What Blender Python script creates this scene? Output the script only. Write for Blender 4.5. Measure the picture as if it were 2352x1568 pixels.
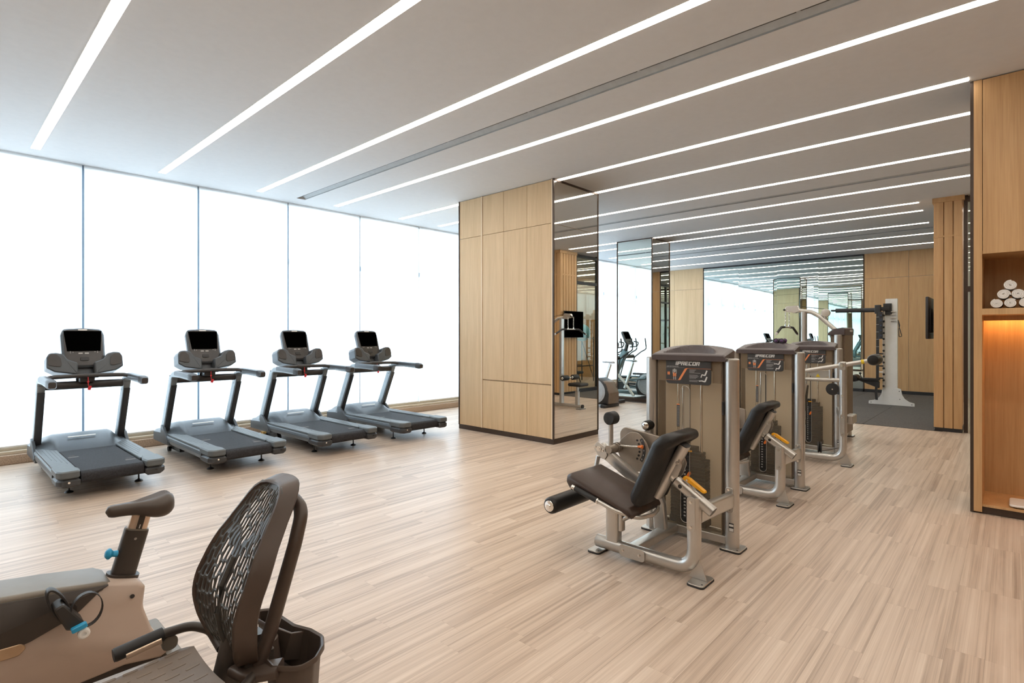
import bpy, bmesh, math, random
from mathutils import Vector, Matrix
random.seed(7)
D = bpy.data
SC = bpy.context.scene
COL = SC.collection
PI = math.pi
for o in list(D.objects):
    D.objects.remove(o, do_unlink=True)

# ------------------------------------------------------------------ camera
FPX = 1241.3                       # focal length in pixels of the 2352 px wide frame
YAW = math.radians(47.21)
cam = D.cameras.new('camera'); cam_o = D.objects.new('camera', cam); COL.objects.link(cam_o)
cam.sensor_width = 36.0; cam.lens = FPX / 2352 * 36.0
cam.shift_y = -14.0 / 2352
cam.clip_start = 0.05; cam.clip_end = 200
cam_o.location = (0, 0, 1.6)
cam_o.rotation_euler = (PI / 2, 0, -YAW)
SC.camera = cam_o

# ------------------------------------------------------------------ world, exposure
W = D.worlds.new('overcast_sky'); SC.world = W; W.use_nodes = True
bg = W.node_tree.nodes['Background']
bg.inputs['Color'].default_value = (0.80, 0.91, 1.0, 1)
bg.inputs['Strength'].default_value = 5.0
SC.view_settings.view_transform = 'Standard'
SC.view_settings.look = 'None'
SC.view_settings.exposure = 0.32
SC.view_settings.gamma = 1.0
SC.view_settings.use_curve_mapping = False
cy_ = SC.cycles
cy_.max_bounces = 6; cy_.diffuse_bounces = 4; cy_.glossy_bounces = 4; cy_.transmission_bounces = 4; cy_.transparent_max_bounces = 14
cy_.caustics_reflective = False; cy_.caustics_refractive = False
cy_.use_adaptive_sampling = True; cy_.adaptive_threshold = 0.05
STRIP_L = 13.0                     # radiance of the LED ceiling strips
CH = 3.9                           # ceiling height

# ------------------------------------------------------------------ materials
MATS = {}
def nodes_of(name):
    m = D.materials.new(name); m.use_nodes = True
    nt = m.node_tree
    return m, nt, nt.nodes, nt.links, nt.nodes['Principled BSDF']

def mat(name, col, rough=0.5, metal=0.0, var=0.06, scale=14.0, bump=0.0, bscale=300.0, coat=0.0, spec=None, aniso=None):
    if name in MATS: return MATS[name]
    m, nt, N, L, P = nodes_of(name)
    tc = N.new('ShaderNodeNewGeometry')
    nz = N.new('ShaderNodeTexNoise'); nz.inputs['Scale'].default_value = scale; nz.inputs['Detail'].default_value = 3
    L.new(tc.outputs['Position'], nz.inputs['Vector'])
    rp = N.new('ShaderNodeValToRGB')
    a = [max(0, c * (1 - var)) for c in col]; b = [min(1, c * (1 + var)) for c in col]
    rp.color_ramp.elements[0].position = 0.3; rp.color_ramp.elements[0].color = (*a, 1)
    rp.color_ramp.elements[1].position = 0.7; rp.color_ramp.elements[1].color = (*b, 1)
    L.new(nz.outputs['Fac'], rp.inputs['Fac']); L.new(rp.outputs['Color'], P.inputs['Base Color'])
    P.inputs['Roughness'].default_value = rough; P.inputs['Metallic'].default_value = metal
    if coat: P.inputs['Coat Weight'].default_value = coat
    if spec is not None: P.inputs['Specular IOR Level'].default_value = spec
    if bump:
        n2 = N.new('ShaderNodeTexNoise'); n2.inputs['Scale'].default_value = bscale
        L.new(tc.outputs['Position'], n2.inputs['Vector'])
        bp = N.new('ShaderNodeBump'); bp.inputs['Strength'].default_value = bump; bp.inputs['Distance'].default_value = 0.002
        L.new(n2.outputs['Fac'], bp.inputs['Height']); L.new(bp.outputs['Normal'], P.inputs['Normal'])
    MATS[name] = m
    return m

def emit(name, col, strength):
    m = D.materials.new(name); m.use_nodes = True; nt = m.node_tree
    nt.nodes.remove(nt.nodes['Principled BSDF'])
    e = nt.nodes.new('ShaderNodeEmission'); e.inputs['Color'].default_value = (*col, 1); e.inputs['Strength'].default_value = strength
    nt.links.new(e.outputs[0], nt.nodes['Material Output'].inputs['Surface'])
    MATS[name] = m
    return m

def plank_mat():
    m, nt, N, L, P = nodes_of('vinyl_plank')
    g = N.new('ShaderNodeNewGeometry'); oi = N.new('ShaderNodeObjectInfo')
    add = N.new('ShaderNodeMath'); add.operation = 'ADD'
    L.new(g.outputs['Random Per Island'], add.inputs[0]); L.new(oi.outputs['Random'], add.inputs[1])
    fr = N.new('ShaderNodeMath'); fr.operation = 'FRACT'; L.new(add.outputs[0], fr.inputs[0])
    mul = N.new('ShaderNodeMath'); mul.operation = 'MULTIPLY'; mul.inputs[1].default_value = 57.0; L.new(fr.outputs[0], mul.inputs[0])
    cmb = N.new('ShaderNodeCombineXYZ'); L.new(mul.outputs[0], cmb.inputs[0]); L.new(mul.outputs[0], cmb.inputs[2])
    va = N.new('ShaderNodeVectorMath'); va.operation = 'ADD'
    L.new(g.outputs['Position'], va.inputs[0]); L.new(cmb.outputs[0], va.inputs[1])
    def noise(sx, sy, detail, dist=0.0):
        mp = N.new('ShaderNodeMapping'); mp.inputs['Scale'].default_value = (sx, sy, 1)
        L.new(va.outputs[0], mp.inputs['Vector'])
        n = N.new('ShaderNodeTexNoise'); n.inputs['Scale'].default_value = 1; n.inputs['Detail'].default_value = detail
        n.inputs['Distortion'].default_value = dist
        L.new(mp.outputs[0], n.inputs['Vector']); return n
    broad = noise(0.28, 21, 2, 0.2); fine = noise(0.45, 62, 2, 0.12); grain = noise(1.1, 260, 3, 0.1); fig = noise(1.5, 12, 3, 1.2)
    m1 = N.new('ShaderNodeMix'); m1.data_type = 'FLOAT'; m1.inputs[0].default_value = 0.36
    L.new(broad.outputs['Fac'], m1.inputs[2]); L.new(fine.outputs['Fac'], m1.inputs[3])
    m2 = N.new('ShaderNodeMix'); m2.data_type = 'FLOAT'; m2.inputs[0].default_value = 0.18
    L.new(m1.outputs[0], m2.inputs[2]); L.new(fig.outputs['Fac'], m2.inputs[3])
    m3_ = N.new('ShaderNodeMix'); m3_.data_type = 'FLOAT'; m3_.inputs[0].default_value = 0.22
    L.new(m2.outputs[0], m3_.inputs[2]); L.new(grain.outputs['Fac'], m3_.inputs[3])
    a3 = N.new('ShaderNodeMath'); a3.operation = 'MULTIPLY_ADD'; a3.inputs[1].default_value = 0.05; 
    L.new(fr.outputs[0], a3.inputs[0]); L.new(m3_.outputs[0], a3.inputs[2])
    rp = N.new('ShaderNodeValToRGB'); cr = rp.color_ramp
    cr.elements[0].position = 0.38; cr.elements[0].color = (0.325, 0.240, 0.183, 1)
    cr.elements[1].position = 0.68; cr.elements[1].color = (0.72, 0.60, 0.495, 1)
    e = cr.elements.new(0.52); e.color = (0.565, 0.445, 0.35, 1)
    L.new(a3.outputs[0], rp.inputs['Fac']); L.new(rp.outputs['Color'], P.inputs['Base Color'])
    P.inputs['Roughness'].default_value = 0.34
    P.inputs['Specular IOR Level'].default_value = 0.45
    bp = N.new('ShaderNodeBump'); bp.inputs['Strength'].default_value = 0.06; bp.inputs['Distance'].default_value = 0.001
    L.new(grain.outputs['Fac'], bp.inputs['Height']); L.new(bp.outputs['Normal'], P.inputs['Normal'])
    MATS['plank'] = m
    return m

def veneer(name, dark, light, rough=0.42):
    m, nt, N, L, P = nodes_of(name)
    g = N.new('ShaderNodeNewGeometry'); oi = N.new('ShaderNodeObjectInfo')
    mul = N.new('ShaderNodeMath'); mul.operation = 'MULTIPLY'; mul.inputs[1].default_value = 31.0; L.new(oi.outputs['Random'], mul.inputs[0])
    cmb = N.new('ShaderNodeCombineXYZ')
    for i in range(3): L.new(mul.outputs[0], cmb.inputs[i])
    va = N.new('ShaderNodeVectorMath'); va.operation = 'ADD'
    L.new(g.outputs['Position'], va.inputs[0]); L.new(cmb.outputs[0], va.inputs[1])
    def noise(s, sz, detail, dist):
        mp = N.new('ShaderNodeMapping'); mp.inputs['Scale'].default_value = (s, s, sz); L.new(va.outputs[0], mp.inputs['Vector'])
        n = N.new('ShaderNodeTexNoise'); n.inputs['Scale'].default_value = 1; n.inputs['Detail'].default_value = detail
        n.inputs['Distortion'].default_value = dist; L.new(mp.outputs[0], n.inputs['Vector']); return n
    a = noise(9, 0.55, 2, 1.2); b = noise(120, 3.0, 4, 0.1)
    mx = N.new('ShaderNodeMix'); mx.data_type = 'FLOAT'; mx.inputs[0].default_value = 0.5
    L.new(a.outputs['Fac'], mx.inputs[2]); L.new(b.outputs['Fac'], mx.inputs[3])
    rp = N.new('ShaderNodeValToRGB')
    rp.color_ramp.elements[0].position = 0.30; rp.color_ramp.elements[0].color = (*dark, 1)
    rp.color_ramp.elements[1].position = 0.66; rp.color_ramp.elements[1].color = (*light, 1)
    L.new(mx.outputs[0], rp.inputs['Fac']); L.new(rp.outputs['Color'], P.inputs['Base Color'])
    P.inputs['Roughness'].default_value = rough
    P.inputs['Specular IOR Level'].default_value = 0.35
    MATS[name] = m
    return m

def mirror_mat(name, tint, wav=0.0):
    m, nt, N, L, P = nodes_of(name)
    P.inputs['Base Color'].default_value = (*tint, 1); P.inputs['Metallic'].default_value = 1.0; P.inputs['Roughness'].default_value = 0.0
    if wav:
        g = N.new('ShaderNodeNewGeometry'); n = N.new('ShaderNodeTexNoise'); n.inputs['Scale'].default_value = 1.1; n.inputs['Detail'].default_value = 0
        L.new(g.outputs['Position'], n.inputs['Vector'])
        bp = N.new('ShaderNodeBump'); bp.inputs['Strength'].default_value = 1.0; bp.inputs['Distance'].default_value = wav
        L.new(n.outputs['Fac'], bp.inputs['Height']); L.new(bp.outputs['Normal'], P.inputs['Normal'])
    MATS[name] = m
    return m

def sheer_mat(name, col, transp, transl):
    """woven sunscreen fabric: part of the light passes the holes, part is scattered through, part reflected"""
    m = D.materials.new(name); m.use_nodes = True; nt = m.node_tree; N = nt.nodes; L = nt.links
    N.remove(N['Principled BSDF'])
    tr = N.new('ShaderNodeBsdfTransparent'); tl = N.new('ShaderNodeBsdfTranslucent'); df = N.new('ShaderNodeBsdfDiffuse')
    g = N.new('ShaderNodeNewGeometry'); nz = N.new('ShaderNodeTexNoise'); nz.inputs['Scale'].default_value = 220; L.new(g.outputs['Position'], nz.inputs['Vector'])
    rp = N.new('ShaderNodeValToRGB'); rp.color_ramp.elements[0].color = (*[c * .96 for c in col], 1); rp.color_ramp.elements[1].color = (*col, 1)
    L.new(nz.outputs['Fac'], rp.inputs['Fac'])
    L.new(rp.outputs['Color'], tl.inputs['Color']); L.new(rp.outputs['Color'], df.inputs['Color'])
    m1 = N.new('ShaderNodeMixShader'); m1.inputs[0].default_value = transl / (1 - transp)
    L.new(df.outputs[0], m1.inputs[1]); L.new(tl.outputs[0], m1.inputs[2])
    m2 = N.new('ShaderNodeMixShader'); m2.inputs[0].default_value = transp
    L.new(m1.outputs[0], m2.inputs[1]); L.new(tr.outputs[0], m2.inputs[2])
    L.new(m2.outputs[0], N['Material Output'].inputs['Surface'])
    MATS[name] = m
    return m

def pane_mat(name, tint, refl=0.06):
    m = D.materials.new(name); m.use_nodes = True; nt = m.node_tree; N = nt.nodes; L = nt.links
    N.remove(N['Principled BSDF'])
    tr = N.new('ShaderNodeBsdfTransparent'); tr.inputs['Color'].default_value = (*tint, 1)
    gl = N.new('ShaderNodeBsdfGlossy'); gl.inputs['Roughness'].default_value = 0.0
    mx = N.new('ShaderNodeMixShader'); mx.inputs[0].default_value = refl
    L.new(tr.outputs[0], mx.inputs[1]); L.new(gl.outputs[0], mx.inputs[2]); L.new(mx.outputs[0], N['Material Output'].inputs['Surface'])
    MATS[name] = m
    return m

def frosted_mat(name, col, transp):
    """smoked acrylic of the weight-stack guards"""
    m, nt, N, L, P = nodes_of(name)
    P.inputs['Base Color'].default_value = (*col, 1); P.inputs['Roughness'].default_value = 0.28
    P.inputs['Specular IOR Level'].default_value = 0.5
    g = N.new('ShaderNodeNewGeometry'); nz = N.new('ShaderNodeTexNoise'); nz.inputs['Scale'].default_value = 6; L.new(g.outputs['Position'], nz.inputs['Vector'])
    rp = N.new('ShaderNodeValToRGB'); rp.color_ramp.elements[0].color = (*[c * .95 for c in col], 1); rp.color_ramp.elements[1].color = (*[min(1, c * 1.05) for c in col], 1)
    L.new(nz.outputs['Fac'], rp.inputs['Fac']); L.new(rp.outputs['Color'], P.inputs['Base Color'])
    tr = N.new('ShaderNodeBsdfTransparent'); tr.inputs['Color'].default_value = (0.95, 0.925, 0.88, 1)
    mx = N.new('ShaderNodeMixShader'); mx.inputs[0].default_value = transp
    L.new(P.outputs[0], mx.inputs[1]); L.new(tr.outputs[0], mx.inputs[2]); L.new(mx.outputs[0], N['Material Output'].inputs['Surface'])
    MATS[name] = m
    return m

plank_mat()
veneer('oak', (0.57, 0.400, 0.225), (0.70, 0.512, 0.31))
veneer('oak_warm', (0.49, 0.285, 0.130), (0.63, 0.395, 0.195))
veneer('oak_light', (0.70, 0.53, 0.34), (0.78, 0.62, 0.44))
emit('led_shelf', (1.0, 0.55, 0.20), 26.0)
mat('alu_vent', (0.50, 0.53, 0.54), 0.6, 0.0)
mat('vent_slat', (0.05, 0.05, 0.05), 0.5, 0.2)
mat('vent_back', (0.06, 0.06, 0.06), 0.8)
mat('floor_screed', (0.30, 0.23, 0.18), 0.8)
mirror_mat('mirror_bronze', (0.84, 0.82, 0.77))
mirror_mat('mirror_clear', (0.80, 0.87, 0.83))
mirror_mat('mirror_wavy', (0.78, 0.87, 0.83), 0.0012)
sheer_mat('sheer', (0.93, 0.95, 0.95), 0.13, 0.60)
pane_mat('window_glass', (0.95, 0.98, 1.0), 0.05)
pane_mat('clear_glass', (0.92, 0.97, 0.94), 0.10)
frosted_mat('smoked_acrylic', (0.60, 0.50, 0.38), 0.92)
sheer_mat('smoked_back', (0.82, 0.765, 0.67), 0.06, 0.40)
emit('led_strip', (1.0, 0.91, 0.79), STRIP_L)
emit('led_warm', (1.0, 0.62, 0.28), 30.0)
mat('ceiling_paint', (0.69, 0.705, 0.715), 0.9, bump=0.02, var=0.015)
mat('wall_brown', (0.34, 0.25, 0.17), 0.7)
mat('gypsum', (0.78, 0.77, 0.75), 0.9, bump=0.02, var=0.015)
mat('bronze_trim', (0.065, 0.045, 0.035), 0.4, 0.4)
mat('black_frame', (0.02, 0.02, 0.022), 0.45)
mat('alu_blue', (0.26, 0.38, 0.52), 0.5, 0.3)
mat('alu_beige', (0.62, 0.55, 0.44), 0.5, 0.1)
mat('granite', (0.40, 0.30, 0.22), 0.45, var=0.35, scale=90)
mat('rubber_tile', (0.085, 0.077, 0.070), 0.85, var=0.30, scale=40, bump=0.2)
mat('silver_paint', (0.56, 0.54, 0.51), 0.28, 0.78, var=0.03)
mat('silver_bright', (0.72, 0.70, 0.66), 0.25, 0.9, var=0.02)
mat('chrome', (0.85, 0.84, 0.82), 0.12, 1.0, var=0.02)
mat('leather_black', (0.016, 0.015, 0.015), 0.40, bump=0.12, bscale=260, spec=0.32)
mat('leather_brown', (0.058, 0.039, 0.032), 0.38, bump=0.1, bscale=260, spec=0.4)
mat('rubber_black', (0.018, 0.018, 0.019), 0.6)
mat('black_plastic', (0.022, 0.022, 0.024), 0.42)
mat('dark_bar', (0.045, 0.042, 0.042), 0.38)
mat('tm_grey', (0.092, 0.105, 0.118), 0.36, 0.2, var=0.03)
mat('tm_light', (0.27, 0.305, 0.325), 0.34, 0.3, var=0.03)
mat('tm_dark', (0.05, 0.053, 0.058), 0.42, 0.1)
mat('tm_top', (0.115, 0.130, 0.138), 0.48, 0.05)
mat('belt', (0.036, 0.037, 0.042), 0.7, var=0.2, scale=60, bump=0.25, bscale=500, spec=0.2)
mat('screen', (0.001, 0.001, 0.001), 0.5, var=0, spec=0.0)
mat('bezel', (0.065, 0.062, 0.062), 0.30, 0.4)
mat('white_plastic', (0.80, 0.79, 0.77), 0.45, var=0.02)
mat('white_paint', (0.86, 0.845, 0.82), 0.5, var=0.02)
mat('red', (0.65, 0.03, 0.04), 0.45)
mat('orange', (0.85, 0.20, 0.03), 0.4)
mat('amber', (0.90, 0.42, 0.01), 0.35)
mat('yellow', (0.85, 0.60, 0.02), 0.4)
mat('cap_plum', (0.085, 0.068, 0.070), 0.38)
mat('panel_print', (0.040, 0.040, 0.042), 0.4)
mat('print_white', (0.75, 0.74, 0.72), 0.5, var=0)
mat('print_grey', (0.40, 0.39, 0.38), 0.5, var=0)
mat('print_mark', (0.10, 0.085, 0.08), 0.6, var=0)
mat('print_orange', (0.80, 0.26, 0.09), 0.5, var=0)
mat('brown_shell', (0.17, 0.125, 0.09), 0.45, 0.1)
mat('taupe_plate', (0.36, 0.31, 0.26), 0.35, 0.5)
mat('bike_light', (0.50, 0.40, 0.335), 0.42, 0.05, var=0.02)
mat('bike_dark', (0.050, 0.040, 0.034), 0.40)
mat('bike_mid', (0.20, 0.175, 0.145), 0.42, 0.1)
mat('bike_seat', (0.072, 0.055, 0.045), 0.42)
mat('mesh_back', (0.062, 0.060, 0.055), 0.38)
mat('blue_knob', (0.03, 0.36, 0.66), 0.4)
mat('towel', (0.86, 0.84, 0.81), 0.95, var=0.03, bump=0.6, bscale=700)
mat('purple', (0.085, 0.035, 0.11), 0.5)
mat('ell_teal', (0.13, 0.18, 0.19), 0.38, 0.2)
mat('ell_grey', (0.50, 0.52, 0.54), 0.4, 0.1)
mat('ball_teal', (0.22, 0.45, 0.48), 0.35)
mat('brass', (0.70, 0.45, 0.15), 0.3, 0.9)
mat('facade', (0.80, 0.80, 0.80), 0.8)
mat('facade_glass', (0.10, 0.12, 0.13), 0.3)
mat('clear_rung', (0.62, 0.55, 0.47), 0.3)
mat('navy_tag', (0.03, 0.045, 0.09), 0.5)
mat('plate_iron', (0.018, 0.018, 0.020), 0.5)

# ------------------------------------------------------------------ geometry helpers
def rounded(pts, r, n=4):
    """2-D polygon with each corner rounded by r (number or list)"""
    out = []; k = len(pts)
    for i in range(k):
        p0 = Vector(pts[i - 1]); p = Vector(pts[i]); p1 = Vector(pts[(i + 1) % k])
        ri = r[i] if isinstance(r, (list, tuple)) else r
        a = (p0 - p); b = (p1 - p); la, lb = a.length, b.length
        if ri <= 0 or la < 1e-6 or lb < 1e-6: out.append(tuple(p)); continue
        a /= la; b /= lb
        cosang = max(-1, min(1, a.dot(b))); ang = math.acos(cosang)
        if ang > PI - 0.02: out.append(tuple(p)); continue
        t = min(ri / math.tan(ang / 2), la * 0.49, lb * 0.49)
        s = p + a * t; e = p + b * t
        for j in range(n + 1):
            q = j / n
            out.append(tuple(s * (1 - q) ** 2 + p * (2 * q * (1 - q)) + e * q * q))
    return out

def rect(w, h, cx=0, cy=0):
    return [(cx - w / 2, cy - h / 2), (cx + w / 2, cy - h / 2), (cx + w / 2, cy + h / 2), (cx - w / 2, cy + h / 2)]

def circ(r, n=20, cx=0, cy=0, ry=None):
    ry = ry or r
    return [(cx + r * math.cos(2 * PI * i / n), cy + ry * math.sin(2 * PI * i / n)) for i in range(n)]

def area2(p):
    return sum(p[i - 1][0] * p[i][1] - p[i][0] * p[i - 1][1] for i in range(len(p))) / 2

def inset(p, d):
    k = len(p); out = []
    sgn = 1 if area2(p) > 0 else -1
    for i in range(k):
        a = Vector(p[i - 1]); b = Vector(p[i]); c = Vector(p[(i + 1) % k])
        e1 = (b - a); e2 = (c - b)
        if e1.length < 1e-7 or e2.length < 1e-7: out.append(tuple(b)); continue
        e1.normalize(); e2.normalize()
        n = Vector((-e1.y - e2.y, e1.x + e2.x)) * sgn
        if n.length < 1e-6: out.append(tuple(b)); continue
        n.normalize()
        c2 = max(0.4, n.dot(Vector((-e1.y, e1.x)) * sgn))
        out.append(tuple(b + n * (d / c2)))
    return out

AX = {'X': lambda a, b, h: (h, a, b), 'Y': lambda a, b, h: (a, h, b), 'Z': lambda a, b, h: (a, b, h)}

class MB:
    """collects closed shapes for one mesh"""
    def __init__(s): s.v = []; s.f = []; s.flat = False
    def add(s, vs, fs, M=None):
        o = len(s.v)
        s.v += [tuple(M @ Vector(v)) if M is not None else tuple(v) for v in vs]
        s.f += [tuple(i + o for i in f) for f in fs]
        return s
    def prism(s, poly, h0, h1, axis='Z', c=0.0, M=None):
        A = AX[axis]; k = len(poly)
        if c > 0:
            ins = inset(poly, c)
            lay = [(ins, h0), (poly, h0 + c), (poly, h1 - c), (ins, h1)]
        else: lay = [(poly, h0), (poly, h1)]
        vs = [A(p[0], p[1], h) for pl, h in lay for p in pl]
        fs = [tuple(range(k))[::-1], tuple(range((len(lay) - 1) * k, len(lay) * k))]
        for j in range(len(lay) - 1):
            for i in range(k):
                a = j * k + i; b = j * k + (i + 1) % k
                fs.append((a, b, b + k, a + k))
        return s.add(vs, fs, M)
    def box(s, c, size, r=0.0, M=None, axis='Z', ch=None):
        """box centred at c; r rounds the vertical edges and chamfers the caps"""
        i = {'X': (1, 2, 0), 'Y': (0, 2, 1), 'Z': (0, 1, 2)}[axis]
        w, h, d = size[i[0]], size[i[1]], size[i[2]]
        pl = rect(w, h, c[i[0]], c[i[1]])
        if r: pl = rounded(pl, min(r, w * .49, h * .49), 3)
        cc = ch if ch is not None else (min(r * .5, d * .3, w * .2, h * .2) if r else 0)
        return s.prism(pl, c[i[2]] - d / 2, c[i[2]] + d / 2, axis, cc, M)
    def lathe(s, prof, n=24, axis='Z', c=(0, 0, 0), M=None):
        """prof: (radius, height) pairs, revolved around the axis through c"""
        A = AX[axis]; vs = []; fs = []; rings = []
        for r, h in prof:
            if r < 1e-6: rings.append((len(vs), 1)); vs.append(A(0, 0, h))
            else:
                rings.append((len(vs), n))
                vs += [A(r * math.cos(2 * PI * i / n), r * math.sin(2 * PI * i / n), h) for i in range(n)]
        for j in range(len(prof) - 1):
            (a, na), (b, nb) = rings[j], rings[j + 1]
            for i in range(n):
                i2 = (i + 1) % n
                if na == 1 and nb == 1: continue
                if na == 1: fs.append((a, b + i2, b + i))
                elif nb == 1: fs.append((a + i, a + i2, b))
                else: fs.append((a + i, a + i2, b + i2, b + i))
        if rings[0][1] > 1: fs.append(tuple(range(rings[0][0] + n - 1, rings[0][0] - 1, -1)))
        if rings[-1][1] > 1: fs.append(tuple(range(rings[-1][0], rings[-1][0] + n)))
        vs = [(v[0] + c[0], v[1] + c[1], v[2] + c[2]) for v in vs]
        return s.add(vs, fs, M)
    def cyl(s, p0, p1, r, n=16, r1=None, ch=0.0):
        p0 = Vector(p0); p1 = Vector(p1); d = p1 - p0; L = d.length
        M = Matrix.Translation(p0) @ d.to_track_quat('Z', 'Y').to_matrix().to_4x4()
        r1 = r if r1 is None else r1
        if ch: return s.lathe([(r - ch, 0), (r, ch), (r1, L - ch), (r1 - ch, L)], n, M=M)
        return s.lathe([(r, 0), (r1, L)], n, M=M)
    def sphere(s, c, r, n=16, m=10, sc=(1, 1, 1)):
        pr = [(math.sin(PI * j / m) * r, -math.cos(PI * j / m) * r) for j in range(m + 1)]
        pr[0] = (0, -r); pr[-1] = (0, r)
        return s.lathe(pr, n, M=Matrix.Translation(c) @ Matrix.Diagonal((*sc, 1)))
    def sweep(s, path, prof, up=(0, 0, 1), closed=False, caps=True, scale=None):
        """sweep a closed 2-D profile along a 3-D path; profile x = sideways, y = 'up'"""
        P = [Vector(p) for p in path]; k = len(P); m = len(prof); vs = []; fs = []
        upv = Vector(up)
        for i in range(k):
            if closed: t = (P[(i + 1) % k] - P[i - 1])
            else: t = P[min(i + 1, k - 1)] - P[max(i - 1, 0)]
            t.normalize()
            side = t.cross(upv)
            if side.length < 1e-4: side = t.cross(Vector((0.31, 0.95, 0.05)))
            side.normalize(); u2 = side.cross(t).normalized()
            if not closed and 0 < i < k - 1:
                a = (P[i] - P[i - 1]).normalized(); b = (P[i + 1] - P[i]).normalized()
            q = scale[i] if scale else 1.0
            vs += [tuple(P[i] + side * (x * q) + u2 * (y * q)) for x, y in prof]
        R = k if closed else k - 1
        for i in range(R):
            for j in range(m):
                a = i * m + j; b = i * m + (j + 1) % m
                c = ((i + 1) % k) * m + (j + 1) % m; d = ((i + 1) % k) * m + j
                fs.append((a, b, c, d))
        if not closed and caps:
            fs.append(tuple(range(m))[::-1]); fs.append(tuple(range((k - 1) * m, k * m)))
        return s.add(vs, fs)
    def tube(s, path, r, n=14, bend=0.0, up=(0, 0, 1), closed=False, prof=None, seg=7, scale=None):
        return s.sweep(fillet(path, bend, seg) if bend else path, prof or circ(r, n), up, closed, scale=scale)
    def quad(s, a, b, c, d): return s.add([a, b, c, d], [(0, 1, 2, 3)])
    def holed(s, outer, inner, h0, h1, axis='X'):
        """plate with one hole: outer and inner loops of equal count"""
        A = AX[axis]; k = len(outer)
        vs = [A(*p, h0) for p in outer] + [A(*p, h0) for p in inner] + [A(*p, h1) for p in outer] + [A(*p, h1) for p in inner]
        fs = []
        for i in range(k):
            j = (i + 1) % k
            fs += [(i, j, k + j, k + i), (2 * k + i, 2 * k + j, j, i)[::-1], (2 * k + i, 3 * k + i, 3 * k + j, 2 * k + j), (k + i, k + j, 3 * k + j, 3 * k + i)]
        return s.add(vs, fs)

def fillet(path, r, seg=7):
    P = [Vector(p) for p in path]; out = [P[0]]
    for i in range(1, len(P) - 1):
        a = P[i - 1] - P[i]; b = P[i + 1] - P[i]; la, lb = a.length, b.length
        a.normalize(); b.normalize()
        ang = math.acos(max(-1, min(1, a.dot(b))))
        if ang > PI - 0.03: out.append(P[i]); continue
        rr = r[i] if isinstance(r, (list, tuple)) else r
        t = min(rr / math.tan(ang / 2), la * .48, lb * .48)
        s0 = P[i] + a * t; e0 = P[i] + b * t
        for j in range(seg + 1):
            q = j / seg; out.append(s0 * (1 - q) ** 2 + P[i] * (2 * q * (1 - q)) + e0 * q * q)
    out.append(P[-1])
    return out

def mesh_from(name, mb, angle=38, fixn=True):
    me = D.meshes.new(name); me.from_pydata(mb.v, [], mb.f); me.update()
    if fixn:
        bm = bmesh.new(); bm.from_mesh(me); bmesh.ops.recalc_face_normals(bm, faces=bm.faces); bm.to_mesh(me); bm.free()
    me.polygons.foreach_set('use_smooth', [True] * len(me.polygons))
    me.set_sharp_from_angle(angle=math.radians(angle))
    return me

def link(name, data, m=None, parent=None, loc=None):
    o = D.objects.new(name, data); COL.objects.link(o)
    if m is not None and data is not None:
        if not data.materials: data.materials.append(MATS[m] if isinstance(m, str) else m)
    if parent is not None: o.parent = parent
    if loc is not None: o.location = loc
    return o

def tag(o, label=None, cat=None, group=None, kind=None):
    if label: o['label'] = label
    if cat: o['category'] = cat
    if group: o['group'] = group
    if kind: o['kind'] = kind
    return o

class Thing:
    """an Empty at the base of a thing; parts are given in world coordinates (offset by off)"""
    def __init__(s, name, loc, label, cat, group=None, kind=None, off=(0, 0, 0), rz=0):
        s.e = D.objects.new(name, None); COL.objects.link(s.e); s.e.location = loc; s.e.empty_display_size = 0.1
        s.e.rotation_euler = (0, 0, rz)
        s.base = Vector(loc); s.off = Vector(off)
        tag(s.e, label, cat, group, kind)
    def part(s, name, mb, m, parent=None, label=None, angle=38, local=False, kind=None, fixn=True):
        if not local:
            d = s.off - s.base
            mb.v = [(x + d.x, y + d.y, z + d.z) for x, y, z in mb.v]
        o = link(name, mesh_from(name, mb, angle, fixn), m, parent or s.e)
        if label: o['label'] = label
        if kind or name == 'bolt': o['kind'] = kind or 'stuff'
        return o

def copy_tree(o, parent=None):
    c = o.copy(); COL.objects.link(c)
    if parent is not None: c.parent = parent
    for ch in list(o.children): copy_tree(ch, c)
    return c

def solo(name, mb, m, label=None, cat=None, group=None, kind=None, base=None, angle=38, parent=None, fixn=True):
    """a thing (or a piece of the setting) that is one mesh; origin moved to base"""
    if base is not None:
        mb.v = [(x - base[0], y - base[1], z - base[2]) for x, y, z in mb.v]
    o = link(name, mesh_from(name, mb, angle, fixn), m, parent, base)
    return tag(o, label, cat, group, kind)

def text_mesh(txt, size, M, name='lettering', align='LEFT', shear=0.0, bold=0.0):
    cu = D.curves.new(name, 'FONT'); cu.body = txt; cu.size = size; cu.align_x = align; cu.shear = shear
    cu.resolution_u = 2; cu.extrude = 0.0004; cu.offset = bold
    ob = D.objects.new(name, cu); COL.objects.link(ob)
    dg = bpy.context.evaluated_depsgraph_get(); dg.update()
    me = D.meshes.new_from_object(ob.evaluated_get(dg))
    D.objects.remove(ob, do_unlink=True); D.curves.remove(cu)
    me.transform(M); me.materials.clear()
    return me

def basis(o, x, y):
    """matrix with origin o and the given in-plane right and up directions"""
    x = Vector(x).normalized(); y = Vector(y).normalized(); z = x.cross(y)
    return Matrix(((x.x, y.x, z.x, o[0]), (x.y, y.y, z.y, o[1]), (x.z, y.z, z.z, o[2]), (0, 0, 0, 1)))

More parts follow.
